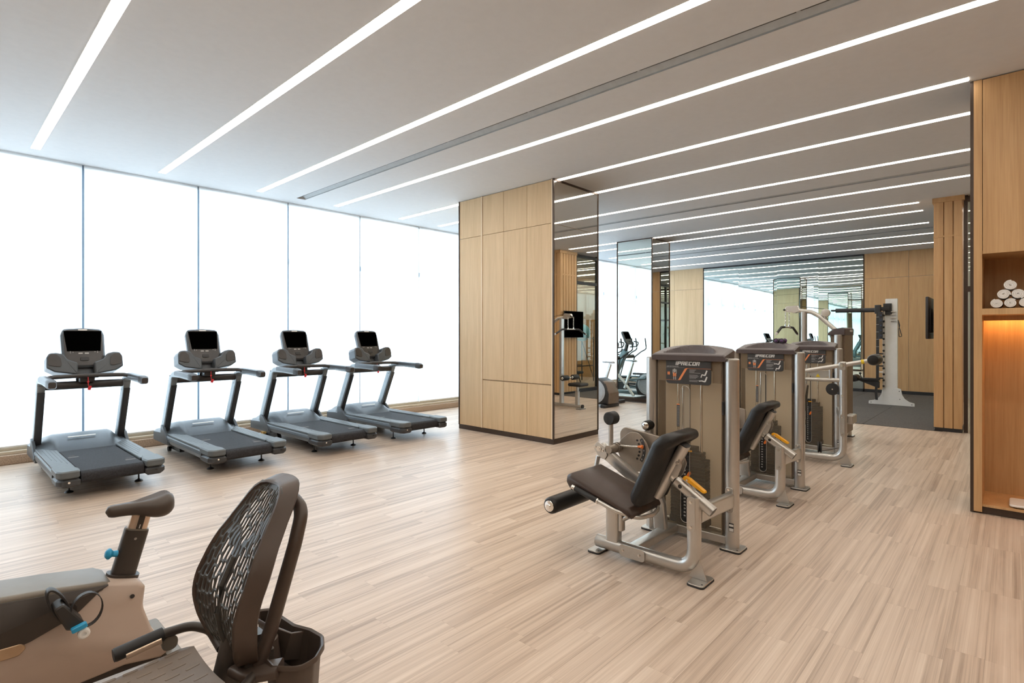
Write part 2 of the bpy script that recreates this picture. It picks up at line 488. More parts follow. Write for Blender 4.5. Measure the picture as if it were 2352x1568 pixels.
# block lettering of the maker's name: strokes on a unit cell
GLYPH = {
    'P': [(0, 0, .27, 1), (.27, .76, .9, 1), (.63, .38, .9, .76), (.27, .38, .63, .60)],
    'R': [(0, 0, .27, 1), (.27, .76, .9, 1), (.65, .46, .9, .76), (.27, .40, .78, .58), (.58, 0, .87, .44)],
    'E': [(0, 0, .27, 1), (.27, .77, .85, 1), (.27, .40, .75, .60), (.27, 0, .85, .23)],
    'C': [(0, 0, .27, 1), (.27, .77, .88, 1), (.27, 0, .88, .23)],
    'O': [(0, 0, .27, 1), (.27, .77, .65, 1), (.27, 0, .65, .23), (.65, 0, .92, 1)],
}
def brand(M, h, word='PRECOR', slashes=True, thick=0.0006, shear=0.22):
    mb = MB(); x = 0.0
    def st(x0, y0, x1, y1):
        pl = [(x0 + y0 * shear, y0), (x1 + y0 * shear, y0), (x1 + y1 * shear, y1), (x0 + y1 * shear, y1)]
        mb.prism([(a * h, b * h) for a, b in pl], 0, thick, 'Z', 0, M)
    if slashes:
        for k in range(3): st(x, 0, x + .05 + .05 * k, 1); x += .13 + .05 * k
        x += 0.03
    for ch in word:
        for a, b, c, d in GLYPH[ch]: st(x + a, b, x + c, d)
        x += 1.02
    return mb, x * h
# ================================================================== THE SETTING
XB = [1.42 + 1.4075 * k for k in range(-4, 13)]          # window axes
STRIPS = [-1.80, -0.45, 0.898, 2.248, 3.595, 4.933, 6.335, 7.315, 8.735, 10.155, 11.63, 12.42, 13.83, 15.31, 16.87]
C1 = (6.22, 7.38, 4.93, 7.00)                            # storage column x0 x1 y0 y1
C2 = (11.55, 12.43, 6.21, 7.15)                          # mirrored pillar

# ---- floor with vinyl planks running along X
FB = MB().box((7.0, 2.1, -0.107), (22.4, 14.8, 0.2)); FB.flat = True
floor = solo('floor', FB, 'floor_screed', kind='structure', base=(0, 0, 0))
SN, CN = math.sin(YAW), math.cos(YAW)
def px(x, y, z=0.0):
    d = x * SN + y * CN
    if d < 0.15: return None
    return 1176 + FPX * (x * CN - y * SN) / d, 770 + FPX * (1.6 - z) / d
PW, PL, PT = 0.150, 0.95, 0.0035
cells = []
row = 0
y = -5.0
while y < 9.1 - 1e-6:
    y1 = min(y + PW, 9.1)
    x = -4.0 - random.random() * PL
    xe = 18.0 if y1 < 0.9 else 11.45
    while x < xe:
        xa, xb2 = max(x, -4.0), min(x + PL, xe)
        if xb2 - xa > 0.03: cells.append((xa, xb2, y, y1, (xb2 - xa) > PL - 1e-4 and (y1 - y) > PW - 1e-4))
        x += PL
    y += PW; row += 1
def on_screen(c):
    pts = [px(c[0], c[2]), px(c[1], c[2]), px(c[1], c[3]), px(c[0], c[3])]
    if any(p is None for p in pts): return 0
    u = sum(p[0] for p in pts) / 4; v = sum(p[1] for p in pts) / 4
    if not (-60 < u < 2412 and v < 1640): return 0
    return abs(area2(pts))
ranked = sorted((c for c in cells if c[4] and not (C1[0] - .1 < c[0] and c[1] < C1[1] + .1 and C1[2] - .1 < c[2] < C1[3])), key=on_screen, reverse=True)[:300]
single = set(id(c) for c in ranked)
G = 0.0002
pm = MB(); pm.box((0, 0, -PT / 2), (PL - 2 * G, PW - 2 * G, PT))
plank_me = mesh_from('plank', pm)
plank_me.materials.append(MATS['plank'])
rest = MB()
for c in cells:
    cx, cy = (c[0] + c[1]) / 2, (c[2] + c[3]) / 2
    if id(c) in single: link('plank', plank_me, None, floor, (cx, cy, 0))
    else: rest.box((cx, cy, -PT / 2), (c[1] - c[0] - 2 * G, c[3] - c[2] - 2 * G, PT))
o = link('distant_planks', mesh_from('distant_planks', rest), 'plank', floor); o['kind'] = 'stuff'

# ---- rubber tiles of the free-weight area
tile_me = None
nx, ny = 7, 8; tx, ty = (18.0 - 11.45) / nx, (9.1 - 0.96) / ny
tm_ = MB().box((0, 0, 0.002), (tx - .005, ty - .005, 0.012), 0.004); tile_me = mesh_from('rubber_tile', tm_); tile_me.materials.append(MATS['rubber_tile'])
for i in range(nx):
    for j in range(ny): link('rubber_tile', tile_me, None, floor, (11.45 + tx * (i + .5), 0.96 + ty * (j + .5), 0))

# ---- ceiling, cut open along the three air slots
SLOTS = [(4.19, 4.35), (9.44, 9.59), (14.45, 14.60)]
cb = MB(); xs = [-4.2] + [a for s_ in SLOTS for a in s_] + [18.2]
for i in range(0, len(xs), 2): cb.box(((xs[i] + xs[i + 1]) / 2, 2.15, CH + .06), (xs[i + 1] - xs[i], 13.3, .12))
cb.box((7, 9.2, CH + .06), (22.4, 0.8, .12)); cb.box((7, -4.85, CH + .06), (22.4, 0.7, .12))
cb.box((7, 2.2, CH + .17), (22.6, 14.8, .1))
solo('ceiling', cb, 'ceiling_paint', kind='structure', base=(0, 0, CH))

ORD = ['first', 'second', 'third', 'fourth', 'fifth', 'sixth', 'seventh', 'eighth', 'ninth', 'tenth', 'eleventh', 'twelfth', 'thirteenth', 'fourteenth', 'fifteenth', 'sixteenth']
def strip(x, y0, y1, label):
    t = Thing('ceiling_light', (x, (y0 + y1) / 2, CH), label, 'ceiling light', 'linear ceiling lights')
    mb = MB().box((x, (y0 + y1) / 2, CH - .002), (.088, y1 - y0, .006)); t.part('diffuser', mb, 'led_strip')
    fr = MB()
    for s_ in (-1, 1): fr.box((x + s_ * .0465, (y0 + y1) / 2, CH - .001), (.003, y1 - y0, .005))
    fr.box((x, y1 + .002, CH - .001), (.096, .004, .005)); t.part('trim', fr, 'white_paint')
for i, x in enumerate(STRIPS):
    y0 = -4.0 if x < 11 else {11.63: 1.19, 12.42: 1.21, 13.83: 1.25, 15.31: 1.29, 16.87: 1.40}[x]
    if x in (6.335, 7.315):
        y0 = .29
        nm = 'left' if x < 7 else 'right'
        strip(x, y0, C1[2] - .01, 'warm ceiling light strip ending at the %s top corner of the oak column mirror' % nm)
        strip(x, C1[3] + .01, 8.86, 'short ceiling light strip between oak column and window, the %s one' % ('nearer' if x < 7 else 'farther'))
    elif x in (11.63, 12.42):
        strip(x, y0, C2[2] - .01, 'ceiling light strip ending at the %s edge of the far mirrored pillar' % ('left' if x < 12 else 'right'))
        strip(x, C2[3] + .01, 8.86, 'far short ceiling light strip between %s side of mirrored pillar and window' % ('near' if x < 12 else 'far'))
    else:
        n = i - 2
        lab = {0: 'leftmost ceiling light strip, steepest in view', 1: 'second ceiling light strip from the left', 2: 'third ceiling light strip from the left, beside the air slot',
               3: 'fourth ceiling light strip from left, just right of the near air slot', 6: 'ceiling light strip just right of the oak column mirror top',
               7: 'ceiling light strip beyond the second air slot, short of the far pillar', 10: 'ceiling light strip first beyond the mirrored pillar',
               11: 'ceiling light strip second beyond the mirrored pillar', 12: 'farthest ceiling light strip, nearest the mirrored back wall'}.get(n, 'ceiling light strip overhead behind the camera, %s from the left' % ORD[i])
        strip(x, y0, 8.83, lab)

def vent(x0, x1, y0, y1, label):
    t = Thing('air_slot', ((x0 + x1) / 2, y0, CH), label, 'air vent', 'linear air slots in the ceiling')
    w = x1 - x0; L_ = y1 - y0; yc = (y0 + y1) / 2
    hs = MB(); hs.box((x0 + .002, yc, CH + .035), (.004, L_, .07)); hs.box((x1 - .002, yc, CH + .035), (.004, L_, .07))
    hs.box(((x0 + x1) / 2, y1 - .004, CH + .035), (w, .008, .07)); hs.prism([(x0 + w * .42, CH + .066), (x1, CH + .066), (x1, CH + .012)], y0, y1, 'Y'); t.part('trough', hs, 'alu_vent')
    t.part('backing', MB().box(((x0 + x1) / 2, yc, CH + .072), (w, L_, .008)), 'vent_back')
    n = int(L_ / 1.2)
    for k in range(n):
        ya = y0 + L_ * k / n
        for xo, zo_ in ((.12, .03), (.28, .04)): t.part('slat', MB().box((x0 + w * xo, ya + L_ / n / 2, CH + zo_), (.006, L_ / n - .03, .045)), 'vent_slat')
vent(*SLOTS[0], -4.0, 8.81, 'near air slot in the ceiling between third and fourth light strips')
vent(*SLOTS[1], -4.0, 8.81, 'middle air slot in the ceiling right of the oak column')
vent(*SLOTS[2], 1.3, 8.81, 'farthest air slot in the ceiling beyond the mirrored pillar')

# ---- window wall: kerb, sill, glazing bays, blinds
solo('baseboard_window', MB().box((7, 9.27, .0575), (22.4, .34, .115), .01, axis='X'), 'granite', kind='structure', base=(0, 9.27, 0))
sl = MB(); sl.box((7, 9.29, .135), (22.4, .26, .04), .006, axis='X'); sl.box((7, 9.32, .175), (22.4, .2, .045), .006, axis='X')
solo('trim_1', sl, 'alu_beige', kind='structure', base=(0, 9.3, .115))
for i in range(16):
    x0, x1 = XB[i], XB[i + 1]
    w = Thing('window_%d' % (i + 1), ((x0 + x1) / 2, 9.4, 0), None, None, kind='structure')
    fr = MB(); fr.box((x0, 9.335, 1.95), (.05, .20, 3.9)); w.part('mullion', fr, 'alu_blue')
    w.part('transom', MB().box(((x0 + x1) / 2, 9.38, 2.90), (x1 - x0 - .05, .08, .09)), 'alu_blue')
    w.part('pane', MB().box(((x0 + x1) / 2, 9.41, 1.97), (x1 - x0 - .05, .008, 3.86)), 'window_glass')
    if i >= 3 and i <= 13:
        lab = {3: 'sheer white roller blind at far left edge of the frame', 4: 'sheer roller blind behind the first and second treadmills', 5: 'sheer roller blind behind the second and third treadmills',
               6: 'sheer roller blind behind the fourth treadmill', 7: 'sheer roller blind behind the right upright of the fourth treadmill', 8: 'sheer roller blind partly hidden by the oak column',
               }.get(i, 'sheer roller blind %s beyond the oak column' % ORD[i - 9] if i >= 9 else '')
    else: lab = 'sheer white roller blind on the window wall, %s' % {0: 'outermost on the left', 1: 'second from its left end', 2: 'third from its left end', 14: 'last but one at the far end', 15: 'last one at the far end'}[i]
    b = Thing('roller_blind', ((x0 + x1) / 2, 9.2, .2), lab, 'blind', 'sheer roller blinds on the window wall')
    sh = MB()
    nseg = 12
    for k in range(nseg):
        a0 = x0 + .011 + (x1 - x0 - .022) * k / nseg; a1 = x0 + .011 + (x1 - x0 - .022) * (k + 1) / nseg
        f0 = .004 * math.sin(k * 1.3 + i); f1 = .004 * math.sin((k + 1) * 1.3 + i)
        sh.quad((a0, 9.2 + f0, .215), (a1, 9.2 + f1, .215), (a1, 9.2 + f1 * .2, CH), (a0, 9.2 + f0 * .2, CH))
    b.part('fabric', sh, 'sheer', fixn=False)
    b.part('hem_bar', MB().cyl((x0 + .011, 9.2, .21), (x1 - .011, 9.2, .21), .011, 10), 'white_plastic')
    b.part('roller_tube', MB().cyl((x0 + .011, 9.235, CH - .03), (x1 - .011, 9.235, CH - .03), .024, 12), 'white_plastic')

# ---- building seen faintly through the blinds
bd = Thing('office_building', (14, 30, -6), 'pale building with gridded windows faintly seen through the blinds', 'building')
bd.part('wall', MB().box((16, 30.3, 8), (60, .6, 28)), 'facade')
gx = [-6.4, -3.9, -1.4, .9, 2.9, 4.75, 7.2, 9.6, 11.6, 13.9, 16.4, 18.6, 21, 23.4, 25.8, 28.2, 30.6, 33]
pane_me = None
for x0 in gx:
    for z0 in (-2.9, .1, 3.1, 6.1, 9.1):
        fm = MB()
        for k in range(4): fm.box((x0 + 1.35 * k / 3, 29.94, z0 + 1.2), (.06, .1, 2.4))
        for k in range(5): fm.box((x0 + .675, 29.94, z0 + 2.4 * k / 4), (1.4, .1, .06))
        if pane_me is None:
            base_f = mesh_from('window', MB().add([(v[0] - x0, v[1] - 29.94, v[2] - z0) for v in fm.v], fm.f)); base_f.materials.append(MATS['facade'])
            pane_me = mesh_from('pane', MB().box((.675, .04, 1.2), (1.35, .02, 2.4))); pane_me.materials.append(MATS['facade_glass'])
        wv = link('window', base_f, None, bd.e, (x0 - 14, -.06, z0 + 6)); link('pane', pane_me, None, wv)
for z0 in (2.75, 5.75, 8.75): bd.part('cornice', MB().box((16, 29.9, z0), (60, .25, .16)), 'facade')

# ---- back wall: oak panels and mirror
wb = solo('wall_back', MB().box((18.1, 2.1, 1.95), (.2, 14.6, 3.9)), 'gypsum', kind='structure', base=(18.1, 2.1, 0))
def wpart(parent, name, mb, m):
    b = parent.location
    mb.v = [(x - b[0], y - b[1], z - b[2]) for x, y, z in mb.v]
    return link(name, mesh_from(name, mb), m, parent)
def panel_x(parent, x, y0, y1, z0, z1, m, name='panel', th=.018, g=.003):
    return wpart(parent, name, MB().box((x - th / 2, (y0 + y1) / 2, (z0 + z1) / 2), (th, y1 - y0 - 2 * g, z1 - z0 - 2 * g), .002, axis='X'), m)
for ya, yb in ((.96, 2.05), (2.05, 3.07), (7.75, 8.80), (8.80, 9.35)):
    panel_x(wb, 18.0, ya, yb, .09, 3.19, 'oak_warm' if ya < 5 else 'oak'); panel_x(wb, 18.0, ya, yb, 3.19, 3.9, 'oak_warm' if ya < 5 else 'oak')
MY = [3.10, 4.23, 5.39, 6.56, 7.72]
for k in range(4):
    mb = MB().box((0, 0, 0), (.008, MY[k + 1] - MY[k] - .003, 3.76), .001, axis='X')
    o = link('mirror_panel', mesh_from('mirror_panel', mb), 'mirror_wavy', wb, (17.986 - 18.1, (MY[k] + MY[k + 1]) / 2 - 2.1, 1.97))
    o.rotation_euler = (0, (.0015, -.001, .002, -.0015)[k], (.003, -.002, .0025, -.003)[k])
wpart(wb, 'top_trim', MB().box((17.985, 5.41, 3.878), (.03, 4.66, .044)), 'black_frame')
for yy in (3.085, 7.735): wpart(wb, 'side_trim', MB().box((17.985, yy, 1.95), (.03, .03, 3.9)), 'bronze_trim')
wpart(wb, 'plinth', MB().box((17.985, 5.15, .045), (.03, 8.4, .09)), 'black_frame')
solo('wall_front', MB().box((-4.1, 2.1, 1.95), (.2, 14.6, 3.9)), 'wall_brown', kind='structure', base=(-4.1, 2.1, 0))
wr = solo('wall_right', MB().box((7, -5.1, 1.95), (22.4, .2, 3.9)), 'wall_brown', kind='structure', base=(7, -5.1, 0))
for k in range(11): wpart(wr, 'panel', MB().box((11.7 + 0.6 * k, -4.985, 1.9), (.59, .03, 3.78), .003, axis='Y'), 'oak_warm')
wc = solo('wall_cabinet', MB().box((6.75, -3.1, 1.95), (.62, 3.7, 3.9)), 'gypsum', kind='structure', base=(6.75, -3.1, 0))
for k in range(4): panel_x(wc, 6.44, -4.95 + .925 * k, -4.95 + .925 * (k + 1), .06, 3.9, 'oak_warm')
solo('wall_end_left', MB().box((7, 9.6, 4.1), (22.4, .5, .3)), 'gypsum', kind='structure', base=(7, 9.6, 3.95))

# ---- slatted oak block with the television, glazed studio partition
sb = Thing('wall_slat', (11.9, .78, 0), None, None, kind='structure')
sb.part('core', MB().box((11.87, .78, 1.97), (.68, .32, 3.84)), 'oak_warm')
sb.part('plinth', MB().box((11.86, .78, .03), (.72, .35, .06)), 'black_frame')
def batten(x, y, sx, sy, z0, z1): sb.part('slat', MB().box((x, y, (z0 + z1) / 2), (sx, sy, z1 - z0), .003), 'oak_warm')
for k in range(3): batten(11.515, .655 + .122 * k, .034, .108, .06, 3.82)
for k in range(6): batten(11.57 + .125 * k, .955, .105, .034, .06, 3.82)
sb.part('top_rail', MB().box((11.87, .78, 3.86), (.78, .42, .08), .004), 'oak_warm')
ml = MB(); ml.box((11.502, .78, 3.25), (.02, .35, .03)); ml.box((11.88, .965, 3.25), (.74, .022, .03)); sb.part('mid_rail', ml, 'oak_warm')

gp = Thing('wall_glazed', (15, .9, 0), None, None, kind='structure')
for xm in (12.28, 13.35, 14.5, 15.65, 16.8, 17.95): gp.part('mullion', MB().box((xm, .9, 1.95), (.07, .09, 3.9)), 'black_frame')
for z_ in (.05, 3.08, 3.83): gp.part('rail', MB().box((15.1, .9, z_), (5.7, .088, .08 if z_ > .1 else .1)), 'black_frame')
xm = (12.28, 13.35, 14.5, 15.65, 16.8, 17.95)
for a, b in zip(xm[:-1], xm[1:]):
    gp.part('pane', MB().box(((a + b) / 2, .9, 1.57), (b - a - .07, .01, 2.94)), 'clear_glass'); gp.part('pane', MB().box(((a + b) / 2, .9, 3.46), (b - a - .07, .01, .68)), 'clear_glass')
gd = Thing('wall_studio', (11.55, -2, 0), None, None, kind='structure')
for yy in (.56, -.62, -1.85, -3.1, -4.3): gd.part('mullion', MB().box((11.6, yy, 1.95), (.06, .05, 3.9)), 'bronze_trim')
for z_ in (2.36, 3.84): gd.part('rail', MB().box((11.6, -2.2, z_), (.055, 5.5, .09)), 'bronze_trim')
yy = (.56, -.62, -1.85, -3.1, -4.3)
for a, b in zip(yy[:-1], yy[1:]):
    gd.part('pane', MB().box((11.6, (a + b) / 2, 1.17), (.012, a - b - .06, 2.28)), 'clear_glass'); gd.part('pane', MB().box((11.6, (a + b) / 2, 3.1), (.012, a - b - .06, 1.4)), 'clear_glass')
door = Thing('door_1', (11.5, .5, 0), None, None, kind='structure')
door.part('leaf', MB().box((11.49, -.03, 1.16), (.012, 1.0, 2.28)), 'clear_glass')
hd = MB(); hd.cyl((11.43, .38, .7), (11.43, .38, 1.5), .012, 10); hd.cyl((11.43, .38, .8), (11.49, .38, .8), .008, 8); hd.cyl((11.43, .38, 1.4), (11.49, .38, 1.4), .008, 8)
door.part('handle', hd, 'chrome')
pv = MB(); pv.box((11.49, .44, .03), (.03, .08, .06), .004); pv.box((11.49, .44, 2.32), (.03, .08, .06), .004); door.part('pivot', pv, 'chrome')

for x in (12.9, 14.3, 15.7, 17.1): strip(x, -4.4, .5, 'ceiling light strip inside the glazed studio, %s from the slatted block' % {12.9: 'nearest', 14.3: 'second', 15.7: 'third', 17.1: 'farthest'}[x])
# ---- light cove of the studio behind the glass
cv = Thing('cove_light', (14.8, -4.6, 3.0), 'warm light cove along the studio wall behind glass', 'cove light')
cv.part('ledge', MB().box((14.8, -4.75, 3.35), (6.2, .4, .06)), 'oak_warm'); cv.part('led_line', MB().box((14.8, -4.80, 3.40), (6.0, .03, .02)), 'led_warm')
# ================================================================== FITTED FURNITURE
# ---- oak storage column with mirrored side
x0, x1, y0, y1 = C1
col = Thing('storage_column', ((x0 + x1) / 2, (y0 + y1) / 2, 0), 'floor-to-ceiling oak cupboard column with a bronze-edged mirror side', 'cupboard')
col.part('body', MB().box(((x0 + x1) / 2 + .01, (y0 + y1) / 2, 1.975), (x1 - x0 - .04, y1 - y0 - .03, 3.85)), 'oak')
col.part('plinth', MB().box(((x0 + x1) / 2, (y0 + y1) / 2, .036), (x1 - x0 + .004, y1 - y0 + .004, .072)), 'bronze_trim')
def cdoor(ya, yb, za, zb, th=.022, name='door'):
    return col.part(name, MB().box((x0 + .018 - th / 2 + .006, (ya + yb) / 2, (za + zb) / 2), (th, abs(yb - ya) - .005, zb - za - .006), .002, axis='X'), 'oak')
for ya, yb in ((6.985, 6.46), (6.42, 5.94), (5.94, 5.45), (5.45, 4.975)):
    low = .074
    if ya < 6.9: cdoor(ya, yb, .074, .865); low = .875
    cdoor(ya, yb, low, 3.25); cdoor(ya, yb, 3.25, 3.895)
for ya, yb in ((6.458, 6.422), (4.973, 4.936)): col.part('stile', MB().box((x0 + .010, (ya + yb) / 2, 1.985), (.03, ya - yb - .004, 3.82), .002), 'oak_light')
for za, zb in ((.08, 3.235), (3.24, 3.87)):
    col.part('mirror_panel', MB().box(((x0 + x1) / 2 + .005, y0 + .006, (za + zb) / 2), (x1 - x0 - .03, .012, zb - za), .001, axis='Y'), 'mirror_bronze')
for za, zb in ((.08, 3.235), (3.24, 3.87)):
    col.part('mirror_panel', MB().box((x1 - .01, (y0 + y1) / 2, (za + zb) / 2), (.012, y1 - y0 - .04, zb - za), .001, axis='X'), 'mirror_clear')
for xx, yy in ((x0 + .004, y0 + .004), (x1 - .004, y0 + .004), (x0 + .004, y1 - .004)):
    col.part('corner_trim', MB().box((xx, yy, 1.985), (.022, .022, 3.83)), 'bronze_trim')
col.part('head_trim', MB().box(((x0 + x1) / 2, y0 + .004, 3.885), (x1 - x0, .022, .03)), 'bronze_trim')

# ---- far mirrored pillar
x0, x1, y0, y1 = C2
pil = Thing('mirrored_pillar', ((x0 + x1) / 2, (y0 + y1) / 2, 0), 'square far pillar clad in mirror with bronze edges', 'pillar')
pil.part('body', MB().box(((x0 + x1) / 2, (y0 + y1) / 2, 1.95), (x1 - x0 - .03, y1 - y0 - .03, 3.9)), 'black_frame')
pil.part('plinth', MB().box(((x0 + x1) / 2, (y0 + y1) / 2, .05), (x1 - x0 + .004, y1 - y0 + .004, .09)), 'bronze_trim')
for za, zb in ((.095, 3.235), (3.24, 3.88)):
    zc, zh = (za + zb) / 2, zb - za
    pil.part('mirror_panel', MB().box((x0 + .006, (y0 + y1) / 2, zc), (.012, y1 - y0 - .02, zh), .001, axis='X'), 'mirror_clear')
    pil.part('mirror_panel', MB().box(((x0 + x1) / 2, y0 + .006, zc), (x1 - x0 - .02, .012, zh), .001, axis='Y'), 'mirror_bronze')
    pil.part('mirror_panel', MB().box((x1 - .006, (y0 + y1) / 2, zc), (.012, y1 - y0 - .02, zh), .001, axis='X'), 'mirror_clear')
for xx in (x0, x1):
    for yy in (y0, y1): pil.part('corner_trim', MB().box((xx, yy, 1.995), (.024, .024, 3.81)), 'bronze_trim')
ht = MB(); ht.box(((x0 + x1) / 2, y0, 3.888), (x1 - x0, .024, .024)); ht.box((x0, (y0 + y1) / 2, 3.888), (.024, y1 - y0, .024)); pil.part('head_trim', ht, 'bronze_trim')

# ---- towel cabinet at the right edge
tcx = 6.42
tc = Thing('towel_cabinet', (6.72, -.5, 0), 'tall oak cabinet with lit open niche holding towels, right edge', 'cabinet')
ye, y_s = .28, -1.25
tc.part('end_trim', MB().box((6.435 + .27, ye - .012, 1.952), (.57, .024, 3.89)), 'bronze_trim')
tc.part('stile', MB().box((tcx + .31, .228, 1.956), (.62, .06, 3.88), .002), 'oak_warm')
tc.part('back_panel', MB().box((7.01, -.52, 1.95), (.02, 1.44, 3.86)), 'oak_warm')
tc.part('side_panel', MB().box((tcx + .3, y_s + .02, 1.95), (.58, .04, 3.88)), 'oak_warm')
for k in range(2):
    ya = .197 - .71 * k; tc.part('door', MB().box((tcx + .012, ya - .355, 3.11), (.024, .704, 1.56), .002, axis='X'), 'oak_warm')
tc.part('shelf', MB().box((tcx + .295, -.51, 2.345), (.57, 1.42, .03)), 'oak_warm')
tc.part('shelf', MB().box((tcx + .29, -.51, 1.812), (.58, 1.42, .055), .002), 'oak_warm')
tc.part('niche_floor', MB().box((tcx + .295, -.51, .075), (.57, 1.42, .02), .002), 'oak_warm')
tc.part('plinth', MB().box((tcx + .30, -.51, .034), (.56, 1.44, .06)), 'bronze_trim')
tc.part('pelmet', MB().box((tcx + .42, -.51, 1.765), (.02, 1.42, .05)), 'oak_warm')
tc.part('led_line', MB().box((tcx + .47, -.51, 1.775), (.02, 1.40, .012)), 'led_shelf', label='warm light strip under the shelf')

def towel(y, z, r, label, rot):
    t = Thing('rolled_towel', (6.60, y, z - r), label, 'towel', 'rolled towels stacked in the niche')
    sp = []; turns = 3.2; n = 84
    for k in range(n + 1):
        q = k / n; a = rot + q * turns * 2 * PI; rr = .006 + (r - .012) * q
        sp.append((rr * math.cos(a), rr * math.sin(a)))
    th = (r - .012) / turns * .495
    outer = [(p[0] * (1 + th / max(.008, math.hypot(*p))), p[1] * (1 + th / max(.008, math.hypot(*p)))) for p in sp]
    inner = [(p[0] * (1 - .99 * th / max(.008, math.hypot(*p))), p[1] * (1 - .99 * th / max(.008, math.hypot(*p)))) for p in sp]
    vs = []; fs = []; m = n + 1
    for h, s_ in ((0, .97), (.006, 1), (.294, 1), (.30, .97)):
        vs += [(6.46 + h, y + p[0] * 1.04 * s_, z + p[1] * .96 * s_) for p in outer]; vs += [(6.46 + h, y + p[0] * 1.04, z + p[1] * .96) for p in inner]
    for L_ in range(3):
        for k in range(n):
            a = L_ * 2 * m + k; b = a + 2 * m
            fs.append((a, a + 1, b + 1, b)); fs.append((a + m, b + m, b + m + 1, a + m + 1))
        a = L_ * 2 * m; b = a + 2 * m
        fs.append((a + n, a + n + m, b + n + m, b + n)); fs.append((a, b, b + m, a + m))
    for k in range(n):
        fs.append((k, k + m, k + 1 + m, k + 1)); a = 6 * m; fs.append((a + k, a + k + 1, a + k + 1 + m, a + k + m))
    t.part('terry_roll', MB().add(vs, fs), 'towel', angle=60)
    t.part('core', MB().lathe([(r * .8, .012), (r * .8, .29)], 20, 'X', (6.46, y, z)), 'towel')
tr_ = .046; tz = 1.8395
ty = [.100, .010, -.084]
for k, y in enumerate(ty): towel(y, tz + tr_, tr_, ['rolled white towel, bottom left of the pyramid in the niche', 'rolled white towel, middle of the bottom row of the pyramid', 'rolled white towel, bottom right of the pyramid, cut by the frame'][k], k * 1.1)
for k, y in enumerate((.056, -.036)): towel(y, tz + tr_ * 2.70, tr_ * 1.04, ['rolled white towel on the left of the pyramid middle row', 'rolled white towel on the right of the pyramid middle row'][k], 2 + k)
towel(.010, tz + tr_ * 4.46, tr_ * 1.04, 'single rolled white towel on top of the pyramid', .4)

scl = Thing('bathroom_scale', (6.6, -.14, .085), 'white flat bathroom scale on the floor of the niche', 'scale')
scl.part('platform', MB().prism(rounded(rect(.30, .32, 6.60, -.14), .04, 5), .0955, .115, 'Z', .006), 'white_plastic')
scl.part('display', MB().box((6.71, -.14, .1155), (.05, .09, .003)), 'screen')
for dx in (-.11, .11):
    for dy in (-.12, .12): scl.part('foot', MB().cyl((6.60 + dx, -.14 + dy, .0852), (6.60 + dx, -.14 + dy, .096), .014, 10), 'rubber_black')

# ---- television on the slatted block (seen almost edge-on)
tv = Thing('television', (11.98, 1.06, 1.5), 'black flat television on the side of the slatted oak block', 'television')
tv.part('panel', MB().box((11.98, 1.065, 1.90), (.86, .035, .72), .006, axis='Y'), 'black_plastic'); tv.part('screen', MB().box((11.98, 1.084, 1.90), (.84, .004, .70)), 'screen')
tv.part('back_cover', MB().box((11.98, 1.038, 1.86), (.52, .03, .42), .01, axis='Y'), 'black_plastic'); tv.part('mount', MB().box((11.98, 1.0, 1.9), (.2, .06, .2)), 'black_frame')

